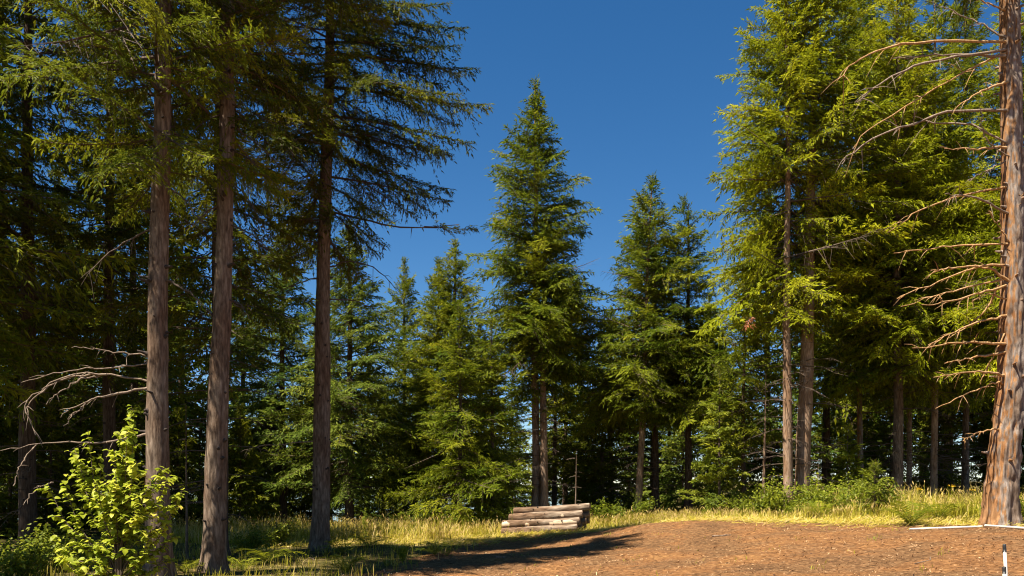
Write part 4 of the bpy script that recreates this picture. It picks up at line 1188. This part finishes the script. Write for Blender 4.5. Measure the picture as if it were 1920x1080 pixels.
def tall_dens(x, y):
    edge = np.interp(x, [-12, -6, -3, -0.6, 3, 6, 10, 12.5, 18], [27.0, 26.0, 27.0, 30.2, 31.5, 27.5, 23.0, 21.2, 20.5])
    back = np.interp(x, [-14, -6, 0, 6, 10, 20], [34, 37, 37, 36.5, 34, 31])
    return sstep(-0.4, 0.8, y - edge) * (1 - sstep(-1, 3, y - back)) * np.clip(-0.15 + 1.5 * patch(x, y, 1.4), 0.05, 1)

def tall_h(x, y):
    h = np.interp(x, [-8, -3, 1, 4, 8, 9.5, 11, 16], [0.48, 0.52, 0.46, 0.30, 0.25, 0.30, 0.66, 0.68])
    return h * (0.45 + 0.95 * patch(x, y, 1.3, 2))

me = blades('tall_grass', 150000, (-13, 20, 19, 40), tall_dens, tall_h, 0.0095,
            lambda x, y, r, n: 0.30 + 0.42 * patch(x, y, 0.8, 1) + r.normal(0, 0.22, n), 1, 0.25)
tag(link('tall_grass', me), 'tall sunlit meadow grass with straw seed heads along the forest edge', 'grass', kind='stuff')

def short_dens(x, y):
    m = 1 - soil_mask(x, y)
    return m * (0.25 + 0.75 * patch(x, y, 1.3, 3)) * (1 - sstep(34, 44, y)) * 0.8
me = blades('short_grass', 70000, (-12, 18, 9, 40), short_dens, lambda x, y: 0.17 + 0.15 * patch(x, y, 1.0, 5), 0.007,
            lambda x, y, r, n: 0.25 + 0.35 * patch(x, y, 1.1, 4) + r.normal(0, 0.22, n), 2)
tag(link('short_grass', me), 'short patchy grass around the front trunks and the soil edge', 'grass', kind='stuff')

def soil_tufts(x, y):
    return soil_mask(x, y) * np.clip((patch(x, y, 2.3, 1) - 0.78) * 5, 0, 1) * 0.5
me = blades('grass_tufts', 60000, (-4, 14, 9, 30), soil_tufts, lambda x, y: np.full(len(x), 0.09), 0.007,
            lambda x, y, r, n: 0.25 + r.normal(0, 0.15, n), 3)
tag(link('grass_tufts', me), 'small green tufts scattered over the bare soil', 'grass', kind='stuff')

def litter():
    rg = np.random.default_rng(5)
    n = 130000
    y = 8.5 + 24 * rg.random(n) ** 1.1; x = rg.uniform(-0.66, 0.66, n) * y
    m = rg.random(n) < (0.22 + 0.78 * soil_mask(x, y)) * (0.35 + 0.65 * patch(x, y, 1.2, 2.5))
    x, y = x[m], y[m]; n = len(x)
    L = rg.uniform(0.006, 0.023, n) * np.where(rg.random(n) < 0.05, 2.4, 1); w = np.minimum(L * rg.uniform(0.10, 0.5, n), 0.009)
    a = rg.uniform(0, 6.28, n); til = rg.normal(0, 0.35, n)
    d = np.stack([np.cos(a) * np.cos(til), np.sin(a) * np.cos(til), np.sin(til)], -1)
    s = np.stack([-np.sin(a), np.cos(a), rg.normal(0, 0.4, n)], -1)
    b = np.stack([x, y, ground_z(x, y) + 0.012 + 0.5 * L * np.abs(np.sin(til))], -1)
    V = np.stack([b - d * L[:, None] - s * w[:, None] * .6, b + d * L[:, None] * .8 - s * w[:, None], b + d * L[:, None] + s * w[:, None] * .5, b - d * L[:, None] * .7 + s * w[:, None]], 1).reshape(-1, 3)
    t = np.clip(rg.normal(0.38 + 0.36 * patch(x, y, 1.7, 0.6), 0.2, n), 0, 0.95)
    g = Geo(); g.add(V, np.arange(4 * n).reshape(-1, 4), 0, np.repeat(t, 4))
    tag(link('wood_chip_litter', g.mesh('wood_chip_litter', [M_LITTER])), 'wood chips and dry needles strewn over the reddish soil', 'litter', kind='stuff')
litter()

def straw():
    """flattened dry grass where the meadow meets the soil"""
    rg = np.random.default_rng(6)
    n = 26000
    x = rg.uniform(-8, 16, n)
    e = np.interp(x, [-8, -3, 2, 6, 10, 12.5, 18], [25.5, 27.5, 29.6, 26.3, 21.6, 19.6, 18.2])
    y = e + rg.normal(0.3, 1.0, n) + 0.8 * (patch(x, x * 0.7, 1.9, 0.4) - 0.5)
    L = rg.uniform(0.05, 0.17, n); w = rg.uniform(0.003, 0.007, n)
    a = rg.normal(0.3, 0.9, n); til = rg.normal(0.12, 0.25, n)
    d = np.stack([np.cos(a) * np.cos(til), np.sin(a) * np.cos(til), np.sin(til)], -1)
    s_ = np.stack([-np.sin(a), np.cos(a), rg.normal(0, 0.5, n)], -1)
    b = np.stack([x, y, ground_z(x, y) + 0.02 + L * np.abs(np.sin(til))], -1)
    V = np.stack([b - d * L[:, None] - s_ * w[:, None], b + d * L[:, None] - s_ * w[:, None], b + d * L[:, None] + s_ * w[:, None], b - d * L[:, None] + s_ * w[:, None]], 1).reshape(-1, 3)
    g = Geo(); g.add(V, np.arange(4 * n).reshape(-1, 4), 0, np.repeat(np.clip(rg.normal(0.72, 0.2, n), 0, 1), 4))
    tag(link('dry_straw', g.mesh('dry_straw', [M_GRASS])), 'flattened dry straw along the edge between soil and meadow', 'straw', kind='stuff')
straw()

def stick(px0, py0, px1, py1, r, label, seed, mat=M_DEAD):
    a, b = on_ground(px0, py0), on_ground(px1, py1)
    rg = np.random.default_rng(seed)
    c = bez([a, (a + b) / 2 + rg.normal(0, 0.04, 3), b], 10)
    c[:, 2] = ground_z(c[:, 0], c[:, 1]) + r * 1.2
    o0 = c[0].copy()
    g = Geo(); V, Q = tube(c - o0, np.linspace(r, r * 0.5, 10), 6); g.add(V, Q, 0)
    k = c[5] - o0; d = (c[9] - c[5]) * 0.5 + np.array([0.05, 0.08, 0.03])
    V, Q = tube([k, k + d * .5, k + d], [r * .7, r * .5, r * .3], 5, False); g.add(V, Q, 0)
    o = link('fallen_stick', g.mesh('fallen_stick', [mat])); o.location = o0
    tag(o, label, 'stick', 'fallen sticks')
stick(1155, 1022, 1182, 1014, 0.012, 'dark stick on the soil just right of the shadow tip', 1, M_DARKBARK)
stick(1335, 1007, 1370, 1005, 0.018, 'pale flat stick on the soil crest in the middle distance', 2)
stick(1715, 1058, 1742, 1047, 0.008, 'thin pale twig on the soil left of the white stakes', 3)
stick(573, 1040, 592, 1052, 0.016, 'pale stick leaning on the ground at the third trunk base', 4)
stick(720, 1070, 735, 1078, 0.014, 'pale broken stick at the bottom edge right of the sunlit fern', 5)
stick(930, 1046, 946, 1048, 0.014, 'pale wood scrap on the soil below the tree shadow', 6)
